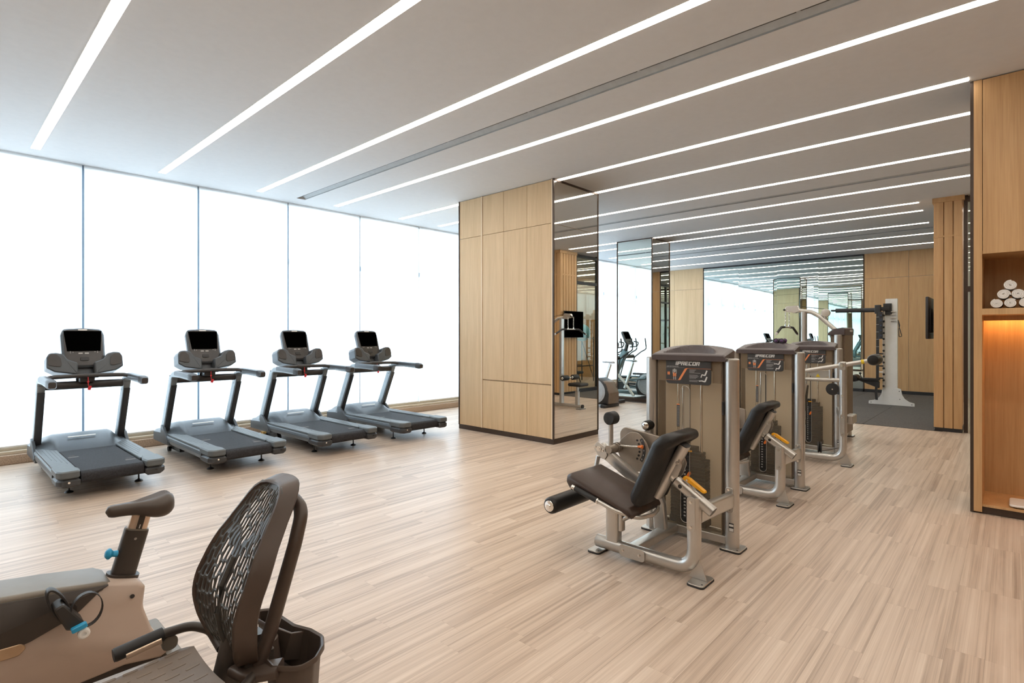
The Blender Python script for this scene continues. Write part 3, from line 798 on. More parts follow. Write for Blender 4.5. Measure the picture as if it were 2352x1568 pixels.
# ================================================================== TREADMILLS
def treadmill(loc, label):
    t = Thing('treadmill', loc, label, 'treadmill', 'treadmills facing the window')
    P = lambda n, mb, m, **k: t.part(n, mb, m, local=True, **k)
    # running deck
    fr = MB()
    for s_ in (-1, 1): fr.box((s_ * .40, .72, .205), (.07, 1.9, .085), .012, axis='Y')
    fr.box((0, .5, .165), (.62, 1.5, .03)); P('frame', fr, 'tm_dark')
    bl = MB(); prof = rounded([(-.29, .175), (-.26, .155), (1.5, .155), (1.5, .272), (-.24, .272), (-.29, .25)], [.05, .02, 0, 0, .05, .04], 4)
    bl.prism([(a, b) for a, b in prof], -.262, .262, 'X', .004); be = P('running_belt', bl, 'belt')
    for bx, by in ((-.20, .62), (.20, .05)):
        for k in range(4): t.part('belt_mark', MB().box((bx, by + .055 - .028 * k - (.03 if k == 3 else 0), .2725), (.05 if k < 3 else .09, .006 if k < 3 else .05, .001)), 'print_mark', parent=be, local=True)
    for s_ in (-1, 1):
        # side foot rails with grooves, rounded rear caps
        rail = MB(); w0, w1 = .275, .440
        pl = rounded([(s_ * w0, -.06), (s_ * w1, -.06), (s_ * w1, 1.42), (s_ * w0, 1.42)], .006, 2)
        rail.prism(pl if s_ > 0 else pl[::-1], .262, .288, 'Z', .005)
        ro = P('foot_rail', rail, 'tm_top')
        for g in range(4):
            gr = MB().box((s_ * (.305 + .03 * g), .66 + .05 * g, .2885), (.006, 1.0 - .10 * g, .002)); q = t.part('groove', gr, 'tm_dark', parent=ro, local=True)
        so = MB(); so.prism(rounded([(s_ * .40, .155), (s_ * .445, .17), (s_ * .455, .215), (s_ * .445, .262), (s_ * .40, .262)], .012, 3), -.05, 1.42, 'Y', .003); P('side_shell', so, 'tm_grey')
        P('side_line', MB().box((s_ * .4485, .68, .252), (.008, 1.42, .006), .002, axis='Y'), 'tm_light')
        c1 = rounded([(s_ * .275, -.33), (s_ * .41, -.34), (s_ * .452, -.27), (s_ * .452, .0), (s_ * .30, .0), (s_ * .262, -.20)], [.03, .05, .03, 0, 0, .02], 4)
        cp = MB(); cp.prism(c1, .225, .297, 'Z', .012); P('rear_cap_top', cp, 'tm_top')
        c2 = rounded([(s_ * .266, -.325), (s_ * .41, -.335), (s_ * .452, -.265), (s_ * .452, -.02), (s_ * .266, -.02)], [.02, .05, .03, 0, 0], 4)
        cp = MB(); cp.prism(c2, .138, .222, 'Z', .022); lo = P('rear_cap_bottom', cp, 'tm_dark')
        t.part('bolt', MB().cyl((s_ * .36, -.339, .19), (s_ * .36, -.31, .19), .010, 10), 'chrome' if s_ < 0 else 'black_plastic', parent=lo, local=True)
        ft = MB(); ft.lathe([(.038, 0), (.040, .004), (.030, .014), (.012, .022), (.008, .03), (.008, .16)], 16, 'Z', (s_ * .30, .11, 0)); P('levelling_foot', ft, 'black_plastic')
    # front hood
    hp = []
    hood = MB(); ns, nt_ = 24, 12; vs = []; fs = []
    for i in range(ns + 1):
        q = -1 + 2 * i / ns; x = q * .455
        hump = .5 + .5 * math.cos(min(1, max(0, (abs(q) - .58) / .30)) * PI)
        for j in range(nt_ + 1):
            s_ = j / nt_; yy = 1.02 + .15 * (1 - hump) + (.86 - .15 * (1 - hump)) * s_
            z = .266 + (.045 + .105 * hump) * math.sin(min(1, s_ * 1.9) * PI / 2) ** .9 * (1 - .45 * max(0, s_ - .55) / .45)
            if abs(q) > .93: z -= .03 * (abs(q) - .93) / .07
            vs.append((x, yy, z))
    k = nt_ + 1; top = len(vs)
    vs += [(v[0], v[1], .15) for v in vs[:top]]
    for i in range(ns):
        for j in range(nt_):
            a = i * k + j; fs.append((a, a + k, a + k + 1, a + 1)); b = a + top; fs.append((b, b + 1, b + k + 1, b + k))
    for i in range(ns):
        for j in (0, nt_):
            a = i * k + j; b = a + k; fs.append((a, b, b + top, a + top))
    for j in range(nt_):
        for i in (0, ns):
            a = i * k + j; b = a + 1; fs.append((a, b, b + top, a + top))
    hood.add(vs, fs); ho = P('motor_hood', hood, 'tm_grey', angle=50)
    bd_ = MB(); n_ = Vector((0, -.62, .78)).normalized()
    bd_.prism(rounded(rect(.27, .022), .0109, 4), 0, .004, 'Z', 0, basis((-.02, 1.25, .395), (1, 0, 0), (0, .94, .33))); t.part('badge', bd_, 'white_plastic', parent=ho, local=True)
    for s_ in (-1, 1):
        # upright: light side shell and dark inner face
        path = [(s_ * .405, 1.40, .20), (s_ * .405, 1.60, .19), (s_ * .405, 1.54, .32), (s_ * .405, 1.16, 1.05)]
        up = MB(); up.tube(path, 0, bend=[0, .12, .2, 0], up=(1, 0, 0), prof=rounded(rect(.125, .075), .018, 3)); P('upright', up, 'tm_light')
        d = Vector((0, 1.16 - 1.54, 1.05 - .32)).normalized(); nrm = Vector((0, -d.z, d.y))
        face = MB(); a = Vector((s_ * .405, 1.52, .33)) + nrm * .066; b = Vector((s_ * .405, 1.19, .975)) + nrm * .066
        face.tube([a, b], 0, up=(1, 0, 0), prof=rounded(rect(.012, .070), .004, 2)); P('upright_cover', face, 'tm_dark')
        cvr = MB(); cvr.prism(rounded([(1.16, .17), (1.34, .17), (1.52, .20), (1.52, .40), (1.42, .37)], .03, 3), s_ * .43 if s_ > 0 else -.463, .463 if s_ > 0 else -.43, 'X', .004); P('upright_boot', cvr, 'tm_grey')
        # handrail arm
        arm = MB(); arm.tube([(s_ * .405, 1.215, .93), (s_ * .405, 1.11, 1.09), (s_ * .407, .80, 1.098), (s_ * .407, .42, 1.085)], 0, bend=.10, up=(1, 0, 0), prof=rounded(rect(.075, .080), .022, 3)); ao = P('handrail_arm', arm, 'tm_light')
        gp_ = MB(); gp_.tube([(s_ * .407, .98, 1.108), (s_ * .407, .42, 1.098)], 0, up=(1, 0, 0), prof=rounded(rect(.072, .086), .026, 3)); t.part('grip_pad', gp_, 'tm_grey', parent=ao, local=True)
        tp = MB(); tp.tube([(s_ * .407, .435, 1.092), (s_ * .407, .36, 1.087), (s_ * .407, .315, 1.082)], 0, up=(1, 0, 0), prof=rounded(rect(.092, .086), .028, 4), scale=[1, 1, .72]); t.part('end_grip', tp, 'dark_bar', parent=ao, local=True)
        bo = MB()
        for by, bz in ((1.165, 1.0), (1.215, .985), (1.20, .925)): bo.cyl((s_ * .366, by + .02, bz), (s_ * .372, by + .02, bz), .009, 8)
        P('bolt', bo, 'black_plastic')
    P('serial_label', MB().box((.3665, 1.245, .955), (.002, .075, .02), M=Matrix.Translation((0, 0, 0))), 'print_white')
    P('cross_bar', MB().cyl((-.385, 1.18, 1.015), (.385, 1.18, 1.015), .047, 18), 'dark_bar')
    P('front_handlebar', MB().tube([(-.395, .90, 1.11), (-.34, .99, 1.125), (-.12, 1.03, 1.128), (.12, 1.03, 1.128), (.34, .99, 1.125), (.395, .90, 1.11)], .024, 12, bend=.09), 'dark_bar')
    P('bar_grip', MB().tube([(-.10, 1.03, 1.128), (.10, 1.03, 1.128)], .0285, 12), 'dark_bar')
    P('stop_box', MB().box((0, 1.10, 1.085), (.14, .12, .07), .012), 'black_plastic')
    sk = MB(); sk.cyl((.0, 1.01, 1.125), (.0, 1.0, 1.01), .004, 8); sk.sphere((0, 1.005, 1.055), .012, 8, 6); sk.prism(rounded(rect(.03, .05), .008, 2), -.005, .005, 'Y', 0, Matrix.Translation((.012, .995, .985)) @ Matrix.Rotation(.3, 4, 'Y')); P('safety_clip', sk, 'red', label='red safety clip on a cord')
    # console
    tilt = Matrix.Translation((0, 1.22, 1.225)) @ Matrix.Rotation(math.radians(-20), 4, 'X')
    out = rounded([(-.17, .02), (-.10, -.015), (.10, -.015), (.17, .02), (.205, .12), (.21, .40), (.185, .475), (0, .488), (-.185, .475), (-.21, .40), (-.205, .12)], [.04, .03, .03, .04, .05, .06, .05, 0, .05, .06, .05], 4)
    hs = MB(); hs.prism(out, -.03, .055, 'Y', .018, tilt); co = P('console_housing', hs, 'tm_grey')
    t.part('bezel', MB().prism(inset(out, .022), -.036, -.028, 'Y', .003, tilt), 'bezel', parent=co, local=True)
    t.part('screen', MB().prism([(-.160, .185), (.160, .185), (.183, .442), (-.183, .442)], -.040, -.035, 'Y', 0, tilt), 'screen', parent=co, local=True, label='black blank display')
    t.part('badge', MB().prism(rounded(rect(.09, .016, 0, .457), .0079, 3), -.039, -.035, 'Y', 0, tilt), 'white_plastic', parent=co, local=True)
    for kx in (-.065, -.005): t.part('quick_key', MB().prism(rounded(rect(.04, .016, kx + .03, .157), .003, 2), -.039, -.035, 'Y', 0, tilt), 'print_grey', parent=co, local=True)
    for kx, kz in ((-.13, .18), (-.105, .172), (-.13, .165), (.105, .175), (.13, .182), (.13, .165)): t.part('button', MB().prism(circ(.005, 8, kx, kz), -.039, -.035, 'Y', 0, tilt), 'print_grey', parent=co, local=True)
    t.part('media_port', MB().prism(rounded(rect(.085, .045, 0, .085), .012, 3), -.044, -.035, 'Y', .003, tilt), 'black_plastic', parent=co, local=True)
    nk = MB(); nk.tube([(0, 1.16, 1.08), (0, 1.25, 1.17), (0, 1.31, 1.32)], 0, up=(1, 0, 0), prof=rounded(rect(.08, .18), .03, 3)); P('console_neck', nk, 'tm_dark')
    P('stop_key', MB().box((0, 1.085, 1.148), (.085, .02, .008), .002), 'orange')
    for s_ in (-1, 1):
        tray = MB(); pr = rounded([(s_ * .08, -.015), (s_ * .29, .025), (s_ * .362, .075), (s_ * .358, .20), (s_ * .335, .248), (s_ * .27, .252), (s_ * .205, .235), (s_ * .17, .17), (s_ * .08, .13)], [.01, .05, .02, .03, .04, .05, .05, .06, .02], 4)
        tray.prism(pr, -.09, .12, 'Y', .012, Matrix.Translation((0, 1.17, 1.135)) @ Matrix.Rotation(math.radians(-14), 4, 'X')); to = P('bottle_tray', tray, 'tm_grey')
        cup = MB(); cup.prism(rounded([(s_ * .225, .075), (s_ * .352, .105), (s_ * .348, .20), (s_ * .325, .236), (s_ * .275, .236), (s_ * .235, .185)], .03, 3), -.10, -.088, 'Y', .002, Matrix.Translation((0, 1.17, 1.135)) @ Matrix.Rotation(math.radians(-14), 4, 'X'))
        t.part('cup_holder', cup, 'bezel', parent=to, local=True)
    for a_, b_ in ((-.31, -.25), (.25, .31)): P('lift_arm', MB().prism(rounded([(1.22, .03), (1.62, .03), (1.66, .09), (1.30, .18)], .02, 2), a_, b_, 'X', .004), 'tm_dark')
    for s_ in (-1, 1): P('wheel', MB().lathe([(.02, -.02), (.035, -.018), (.035, .018), (.02, .02)], 16, 'X', (s_ * .335, 1.60, .036)), 'rubber_black')
    return t
tms = [(1.275, 'treadmill at far left, its console in front of the dark window joint'), (2.60, 'second treadmill from the left'), (3.915, 'third treadmill from the left'), (5.21, 'treadmill nearest the oak column, fourth from the left')]
t0 = treadmill((tms[0][0], 6.95, 0), tms[0][1])
for x, lab in tms[1:]:
    c = copy_tree(t0.e); c.location = (x, 6.95, 0); c['label'] = lab
for x, lab in ((3.72, 'small brass floor socket with cable behind the third treadmill'), (5.05, 'small brass floor socket behind the fourth treadmill')):
    s_ = Thing('floor_socket', (x, 8.93, 0), lab, 'socket', 'brass floor sockets')
    s_.part('box', MB().box((x, 8.93, .022), (.09, .09, .044), .006), 'brass'); s_.part('plug', MB().cyl((x, 8.93, .044), (x + .01, 8.92, .085), .018, 10), 'black_plastic')
    s_.part('cable', MB().tube([(x + .01, 8.92, .08), (x + .08, 8.88, .05), (x + .15, 8.82, .008), (x + .22, 8.7, .008)], .006, 8, bend=.04), 'black_plastic')
# ================================================================== STRENGTH MACHINES
def foot_plate(t, x, y, sx, sy, name='foot_plate'):
    o = t.part(name, MB().prism(rounded(rect(sx, sy, x, y), .03, 4), .010, .018, 'Z', .002), 'silver_paint')
    t.part('rubber_pad', MB().prism(rounded(rect(sx + .006, sy + .006, x, y), .03, 4), .0005, .010, 'Z', .001), 'rubber_black', parent=o)
    h = MB(); h.cyl((x - sx * .32, y - sy * .32, .017), (x - sx * .32, y - sy * .32, .0186), .007, 8); t.part('bolt_hole', h, 'black_plastic', parent=o)

def bolt(mb, p, d, r=.012, h=.008):
    p = Vector(p); d = Vector(d).normalized(); mb.cyl(p, p + d * h * .5, r, 12); mb.cyl(p + d * h * .5, p + d * h, r * .72, 6)

def instruction_board(t, cx, cy, title, pose, flip=0):
    """printed board on the guard front; board faces -X, viewed with +Y on the left"""
    x = cx - .046
    bo = t.part('instruction_board', MB().prism(rounded([(cy - .185, 1.40), (cy - .185, 1.216), (cy + .185, 1.216), (cy + .185, 1.40)], [0, .03, .03, 0], 4), x, x + .006, 'X', .001), 'panel_print')
    M = lambda y, z: basis((x - .0004, y, z), (0, -1, 0), (0, 0, 1))
    mb, wd = brand(M(cy + .105, 1.364), .030)
    t.part('brand_lettering', mb, 'print_white', parent=bo)
    me = text_mesh(title, .0135, M(cy + .178, 1.3475)); me.transform(Matrix.Translation(t.off - t.base)); me.name = 'title_lettering'
    link('title_lettering', me, 'print_grey', bo)
    ln = MB()
    pl = [(.185, 1.3445), (.03, 1.3445), (.03, 1.3435), (.185, 1.3435)]
    ln.prism([(cy + a, b) for a, b in pl], x - .0006, x + .0005, 'X'); t.part('print_rule', ln, 'print_grey', parent=bo)
    st = MB()
    st.prism(rounded([(cy - .185, 1.3425), (cy - .185, 1.3405), (cy + .004, 1.3405), (cy + .062, 1.2465), (cy + .095, 1.2435), (cy + .185, 1.2435), (cy + .185, 1.2450), (cy + .082, 1.2450), (cy + .024, 1.3395), (cy + .008, 1.3425)], [0, 0, .01, .01, 0, 0, 0, .006, .008, .008], 3), x - .0007, x + .0004, 'X')
    t.part('print_stripe', st, 'print_orange', parent=bo)
    tx = MB(); random.seed(int(cx * 10))
    for k in range(12):
        zz = 1.331 - .0082 * k
        if k in (4, 9): continue
        w = random.uniform(.03, .095); tx.box((x - .0003, cy - .012 - w / 2, zz), (.001, w, .0026))
    t.part('print_text', tx, 'print_grey', parent=bo)
    # muscle picture
    mu = MB()
    for k, (a, b, c, d) in enumerate(((.167, 1.297, .005, .014), (.156, 1.297, .005, .014), (.118, 1.288, .007, .019), (.103, 1.286, .006, .017))): mu.prism(circ(c, 12, cy + a, b, d), x - .0006, x + .0004, 'X')
    t.part('print_muscle', mu, 'print_orange', parent=bo)
    bdy = MB()
    for a, b, c, d in ((.118, 1.259, .004, .013), (.103, 1.259, .004, .013), (.111, 1.320, .011, .016), (.126, 1.312, .003, .020), (.096, 1.312, .003, .020)): bdy.prism(circ(c, 10, cy + a, b, d), x - .0005, x + .0004, 'X')
    t.part('print_body', bdy, 'print_grey', parent=bo)
    fg = MB()
    def limb(a, b, w):
        a = Vector(a); b = Vector(b); d = (b - a).normalized(); n = Vector((-d.y, d.x)) * w
        fg.prism([tuple(a + n), tuple(a - n), tuple(b - n), tuple(b + n)], x - .0006, x + .0004, 'X')
    for zc, ext in ((1.295, pose[0]), (1.247, pose[1])):
        fx = cy - .145
        fg.prism(circ(.006, 10, fx - .006, zc + .030), x - .0006, x + .0004, 'X')
        limb((fx - .004, zc + .024), (fx + .008, zc - .004), .0055); limb((fx + .008, zc - .004), (fx + .032, zc + .002), .0042)
        limb((fx + .032, zc + .002), (fx + .032 + .024 * math.sin(ext), zc + .002 - .024 * math.cos(ext)), .0034)
    t.part('print_figure', fg, 'print_white', parent=bo)

def slot_loops(outer, cy, z0, z1, hw):
    """matching loops: rectangle outside, upright stadium inside"""
    ys = [p[0] for p in outer]; zs = [p[1] for p in outer]; K = 12; inn = []; out = []
    for sg, ze, zc in ((1, max(zs), z1 - hw), (-1, min(zs), z0 + hw)):
        r_, l_ = (max(ys), min(ys)) if sg > 0 else (min(ys), max(ys))
        for i in range(K + 1):
            f = i / K; ph = PI * f; inn.append((cy + sg * hw * math.cos(ph), zc + sg * hw * math.sin(ph)))
            if f <= .25: out.append((r_, zc + (ze - zc) * f * 4))
            elif f >= .75: out.append((l_, zc + (ze - zc) * (1 - f) * 4))
            else: out.append((r_ + (l_ - r_) * (f - .25) * 2, ze))
    return out, inn

def tower(t, cx, cy, title, pose, top_w=1.42, pin=6, depth=.105, front=-1, n_plates=19, selected=6):
    """twin-post weight stack tower, guard front at cx-.04 facing -X"""
    for s_ in (-1, 1):
        po = t.part('post', MB().lathe([(.052, .018), (.052, top_w - .004), (.047, top_w)], 28, 'Z', (cx, cy + s_ * .327, 0)), 'silver_paint')
        t.part('post_cap', MB().lathe([(.049, top_w - .001), (.049, top_w + .002), (.04, top_w + .005)], 28, 'Z', (cx, cy + s_ * .327, 0)), 'silver_paint', parent=po)
        foot_plate(t, cx - .005, cy + s_ * .327 - .01, .17, .15)
    bm_ = MB(); bm_.box((cx - .01, cy, .062), (.055, .58, .058), .008, axis='Y'); bm_.box((cx + depth, cy, .062), (.055, .58, .058), .008, axis='Y')
    for s_ in (-1, 1): bm_.box((cx + depth / 2, cy + s_ * .255, .062), (depth, .05, .05))
    t.part('base_beam', bm_, 'silver_paint')
    zo, z1 = .095, 1.405
    outer = [(cy - .262, zo), (cy + .262, zo), (cy + .262, z1), (cy - .262, z1)]
    ol, il = slot_loops(outer, cy + .025, .125, 1.20, .037)
    gf = t.part('guard_front', MB().holed(ol, il, cx - .040, cx - .034, 'X'), 'smoked_acrylic')
    # slot lip
    lip = MB(); ring = [(cx - .041, p[0], p[1]) for p in il]; lip.sweep(ring, rounded(rect(.004, .006), .001, 1), up=(1, 0, 0), closed=True); t.part('slot_lip', lip, 'silver_paint', parent=gf)
    t.part('guard_back', MB().box((cx + depth, cy, (zo + z1) / 2), (.006, .524, z1 - zo), .002, axis='X'), 'smoked_back')
    for s_ in (-1, 1): t.part('guard_side', MB().box((cx + depth / 2 - .02, cy + s_ * .262, (zo + z1) / 2), (depth + .02, .008, z1 - zo)), 'brown_shell')
    t.part('hinge', MB().box((cx - .03, cy - .272, 1.05), (.02, .014, .10), .003), 'black_plastic')
    for s_ in (-1, 1): t.part('head_gusset', MB().prism([(cy + s_ * .262, 1.405), (cy + s_ * .262, 1.235), (cy + s_ * .19, 1.235), (cy + s_ * .19, 1.32), (cy + s_ * .12, 1.405)], cx - .03, cx - .022, 'X'), 'brown_shell')
    # cap with a moulded tray
    vs = []; fs = []; nx_, ny_ = 22, 44; xa, xb = cx - .075, cx + depth + .045
    for i in range(nx_ + 1):
        q = i / nx_; x = xa + (xb - xa) * q
        for j in range(ny_ + 1):
            p = -1 + 2 * j / ny_; hw = .300 - .010 * q
            z = 1.450 + (.074 - .032 * abs(p) ** 2.2) * (q / .9 if q < .9 else 1 - (q - .9) * .8)
            e = (p / .70) ** 2 + ((q - .14) / .70) ** 2 if q > .14 else 9
            z -= .060 * max(0, min(1, (1 - e) * 5)) ** .7
            if i == 0: z -= .007
            if j in (0, ny_): z -= .010
            vs.append((x, cy + p * hw, z))
    k = ny_ + 1; top = len(vs); vs += [(v[0] + (.01 if v[0] < cx else -.01), v[1], 1.402) for v in vs]
    for i in range(nx_):
        for j in range(ny_):
            a = i * k + j; fs.append((a, a + 1, a + k + 1, a + k)); b = a + top; fs.append((b, b + k, b + k + 1, b + 1))
    for j in range(ny_):
        for i in (0, nx_): a = i * k + j; fs.append((a, a + 1, a + 1 + top, a + top))
    for i in range(nx_):
        for j in (0, ny_): a = i * k + j; fs.append((a, a + k, a + k + top, a + top))
    t.part('top_cap', MB().add(vs, fs), 'cap_plum', angle=45)
    sc_ = MB()
    for d in (0, .03): sc_.cyl((cx - .03 + d, cy - .296, 1.424), (cx - .03 + d, cy - .303, 1.424), .006, 8)
    t.part('cap_screw', sc_, 'chrome')
    instruction_board(t, cx, cy, title, pose)
    # stack
    n = n_plates; ph = .0275; pz = .155
    plate = None
    for i in range(n):
        mb = MB().box((cx + .037, cy + .02, pz + ph * (i + .5)), (.095, .29 if i < n - 2 else .22, ph - .0016), .006)
        po = t.part('weight_plate', mb, 'plate_iron')
    t.part('stack_base', MB().box((cx + .037, cy + .02, .13), (.11, .30, .05), .006), 'plate_iron')
    zt = pz + ph * n
    t.part('top_plate', MB().box((cx + .037, cy + .02, zt + .02), (.08, .12, .04), .008), 'plate_iron')
    t.part('stack_bumper', MB().box((cx + .0, cy + .01, zt + .008), (.03, .05, .012), .003), 'amber')
    for s_ in (-1, 1): t.part('guide_rod', MB().cyl((cx + .035, cy + .02 + s_ * .095, .10), (cx + .035, cy + .02 + s_ * .095, 1.38), .011, 12), 'chrome')
    t.part('stack_cable', MB().cyl((cx + .035, cy + .02, zt), (cx + .035, cy + .02, 1.38), .0045, 8), 'black_plastic')
    t.part('centre_tube', MB().cyl((cx - .012, cy + .055, zt + .02), (cx - .012, cy + .055, 1.20), .007, 10), 'chrome')
    nums = [5, 9, 14, 18, 23, 27, 32, 36, 41, 45, 50, 54, 59, 64, 68, 73, 77, 82, 86, 91, 95]
    for i in range(n):
        me = text_mesh(str(nums[i]), .017, basis((cx - .0114, cy + .051, zt - ph * (i + 1) + .007), (0, -1, 0), (0, 0, 1)), bold=.0004)
        me.transform(Matrix.Translation(t.off - t.base)); link('weight_number', me, 'print_white', t.e)
    t.part('pin_hole', holes_(cx - .0116, cy + .008, zt, ph, n), 'black_plastic', kind='stuff')
    zp = zt - ph * (selected + .5)
    pinb = MB(); pinb.prism(rounded([(0, -.03), (.012, -.015), (.012, .02), (0, .032), (-.012, .02), (-.012, -.015)], .008, 3), -.012, -.002, 'X', .002, Matrix.Translation((cx - .012, cy + .006, zp)) @ Matrix.Rotation(.5, 4, 'X')); pinb.cyl((cx - .014, cy + .006, zp), (cx + .0, cy + .006, zp), .006, 8)
    t.part('selector_pin', pinb, 'orange', label='orange weight selector pin')
    wl = t.part('warning_label', MB().box((cx - .0415, cy + .083, .965), (.001, .024, .18)), 'panel_print')
    t.part('label_head', MB().box((cx - .0422, cy + .083, 1.052), (.001, .024, .008)), 'print_orange', parent=wl)
    w2 = MB()
    for i in range(18): w2.box((cx - .0422, cy + .083, .885 + .009 * i), (.001, .019, .0022))
    t.part('label_text', w2, 'print_grey', parent=wl)
    pl = t.part('serial_plate', MB().box((cx - .0522, cy - .340, .175), (.002, .036, .062), .001, axis='X'), 'panel_print')
    s1 = MB(); s1.box((cx - .0536, cy - .340, .190), (.0012, .031, .016)); s1.box((cx - .0536, cy - .340, .158), (.0012, .031, .022)); t.part('serial_print', s1, 'print_white', parent=pl)

def holes_(x, y, zt, ph, n):
    mb = MB()
    for i in range(n): mb.cyl((x, y, zt - ph * (i + .5)), (x + .002, y, zt - ph * (i + .5)), .006, 8)
    return mb

def leg_machine(off, label, title, pose, name, selected):
    """seated leg machine; coordinates are those of the nearest one, shifted by off"""
    t = Thing(name, (4.1 + off[0], 1.87 + off[1], 0), label, 'gym machine', off=(off[0], off[1], 0))
    tower(t, 4.1, 1.87, title, pose, selected=selected)
    ov = circ(.040, 18, ry=.046)
    us = t.part('base_tube', MB().tube([(3.40, 2.275, .072), (3.40, 1.525, .072), (3.40, 1.525, .545)], 0, bend=[0, .14, 0], up=(1, 0, 0), prof=[(b, a) for a, b in ov], seg=10), 'silver_paint')
    t.part('end_cap', MB().cyl((3.40, 2.275, .072), (3.40, 2.279, .072), .038, 18), 'silver_paint', parent=us)
    foot_plate(t, 3.395, 2.262, .16, .10); foot_plate(t, 3.395, 1.480, .19, .11)
    gs = MB(); gs.prism([(1.44, .019), (1.56, .019), (1.54, .06), (1.49, .16)], 3.395, 3.403, 'X'); t.part('foot_gusset', gs, 'silver_paint')
    cb = MB(); cb.box((3.73, 2.00, .066), (.66, .085, .062), .012, axis='X'); t.part('cross_beam', cb, 'silver_paint')
    sl_ = MB(); sl_.prism(rounded([(1.86, .030), (2.06, .030), (2.06, .115), (1.86, .115)], .03, 4), 3.352, 3.358, 'X', .001); so = t.part('beam_clamp', sl_, 'silver_paint')
    bb = MB(); bolt(bb, (3.352, 2.03, .075), (-1, 0, 0)); bolt(bb, (3.352, 1.90, .072), (-1, 0, 0)); t.part('bolt', bb, 'chrome', parent=so)
    # seat post and strut
    t.part('seat_post', MB().prism(rounded(rect(.072, .102, 3.405, 2.138), .018, 4), .10, .47, 'Z', .003), 'silver_paint')
    t.part('post_sleeve', MB().prism(rounded(rect(.05, .030, 3.405, 2.072), .006, 2), .19, .44, 'Z', .002), 'silver_paint')
    t.part('seat_strut', MB().cyl((3.405, 2.06, .275), (3.405, 1.89, .395), .019, 14), 'silver_paint')
    # seat
    st = MB(); st.prism(rounded([(1.885, .355), (2.29, .475), (2.325, .452), (2.40, .468), (2.435, .515), (2.425, .565), (2.385, .588), (1.90, .432), (1.865, .385)], [.02, .03, .03, .03, .03, .03, .03, .03, .02], 4), 3.205, 3.625, 'X', .022)
    seat = t.part('seat', st, 'leather_brown', label='dark brown upholstered seat', angle=60)
    hb = t.part('seat_handle', MB().tube([(3.195, 2.345, .492), (3.195, 1.99, .398), (3.26, 1.86, .362), (3.42, 1.83, .355), (3.57, 1.86, .362), (3.635, 1.99, .398), (3.635, 2.345, .492)], .0145, 12, bend=.12), 'silver_paint')
    for xx in (3.195, 3.635):
        g = MB(); g.cyl((xx, 2.335, .4894), (xx, 2.14, .4377), .0195, 14, ch=.003); t.part('hand_grip', g, 'rubber_black', parent=hb)
        g = MB(); g.cyl((xx, 2.36, .496), (xx, 2.33, .488), .0205, 14, ch=.003); g.cyl((xx, 2.142, .4383), (xx, 2.133, .436), .021, 14); t.part('grip_ring', g, 'chrome', parent=hb)
    # backrest
    bk = MB(); bk.prism(rounded([(1.895, .475), (1.905, .515), (1.735, .895), (1.665, .962), (1.585, .950), (1.578, .905), (1.640, .862), (1.815, .455), (1.86, .445)], [.02, .04, .06, .05, .03, .03, .05, .03, .02], 4), 3.212, 3.618, 'X', .024)
    back = t.part('backrest', bk, 'leather_black', label='black upholstered backrest', angle=60)
    a = Vector((3.415, 1.795, .495)); b = Vector((3.415, 1.595, .872))
    t.part('back_spine', MB().tube([a, b], 0, up=(1, 0, 0), prof=rounded(rect(.062, .088), .026, 4)), 'silver_paint')
    t.part('spine_cap', MB().tube([b, b + (b - a).normalized() * .006], 0, up=(1, 0, 0), prof=rounded(rect(.056, .082), .024, 4)), 'black_plastic')
    jb = MB(); jb.prism(rounded([(1.70, .70), (1.62, .80), (1.60, .74), (1.63, .66), (1.69, .62)], .02, 3), 3.375, 3.381, 'X'); jb.prism(rounded([(1.70, .70), (1.62, .80), (1.60, .74), (1.63, .66), (1.69, .62)], .02, 3), 3.449, 3.455, 'X'); jo = t.part('hinge_plate', jb, 'silver_paint')
    bb = MB(); bolt(bb, (3.375, 1.63, .755), (-1, 0, 0)); bolt(bb, (3.375, 1.66, .655), (-1, 0, 0)); t.part('bolt', bb, 'chrome', parent=jo)
    lw = MB(); lw.box((3.36, 1.815, .545), (.05, .05, .055), .006); t.part('lower_bracket', lw, 'silver_paint')
    # adjustment tube
    t.part('inner_tube', MB().tube([(3.415, 1.72, .668), (3.415, 1.56, .566)], 0, up=(1, 0, 0), prof=rounded(rect(.042, .050), .006, 2)), 'silver_bright')
    ot = t.part('outer_tube', MB().tube([(3.415, 1.655, .6265), (3.415, 1.405, .467)], 0, up=(1, 0, 0), prof=rounded(rect(.070, .068), .028, 5)), 'silver_paint')
    d = Vector((0, -.25, -.1595)).normalized()
    t.part('tube_plug', MB().tube([Vector((3.415, 1.405, .467)) - d * .012, Vector((3.415, 1.405, .467)) + d * .001], 0, up=(1, 0, 0), prof=rounded(rect(.062, .060), .026, 5)), 'black_plastic', parent=ot)
    t.part('tube_collar', MB().tube([Vector((3.415, 1.662, .631)), Vector((3.415, 1.655, .6265))], 0, up=(1, 0, 0), prof=rounded(rect(.072, .070), .028, 5)), 'black_plastic', parent=ot)
    hl = MB(); hl.cyl((3.380, 1.615, .600), (3.3795, 1.615, .600), .014, 14); t.part('tube_hole', hl, 'black_plastic', parent=ot)
    lv = MB(); lv.prism(rounded([(1.612, .648), (1.595, .668), (1.56, .660), (1.455, .594), (1.45, .580), (1.47, .578), (1.55, .620)], [.008, .008, .01, .007, .006, .008, .01], 3), 3.399, 3.431, 'X', .004); lo = t.part('release_lever', lv, 'amber', label='amber release lever')
    bb = MB(); bolt(bb, (3.399, 1.575, .645), (-1, 0, 0), .007, .005); t.part('bolt', bb, 'chrome', parent=lo)
    lb = MB(); lb.prism([(1.58, .58), (1.50, .53), (1.50, .56), (1.56, .625)], 3.40, 3.43, 'X'); t.part('lever_bracket', lb, 'silver_paint')
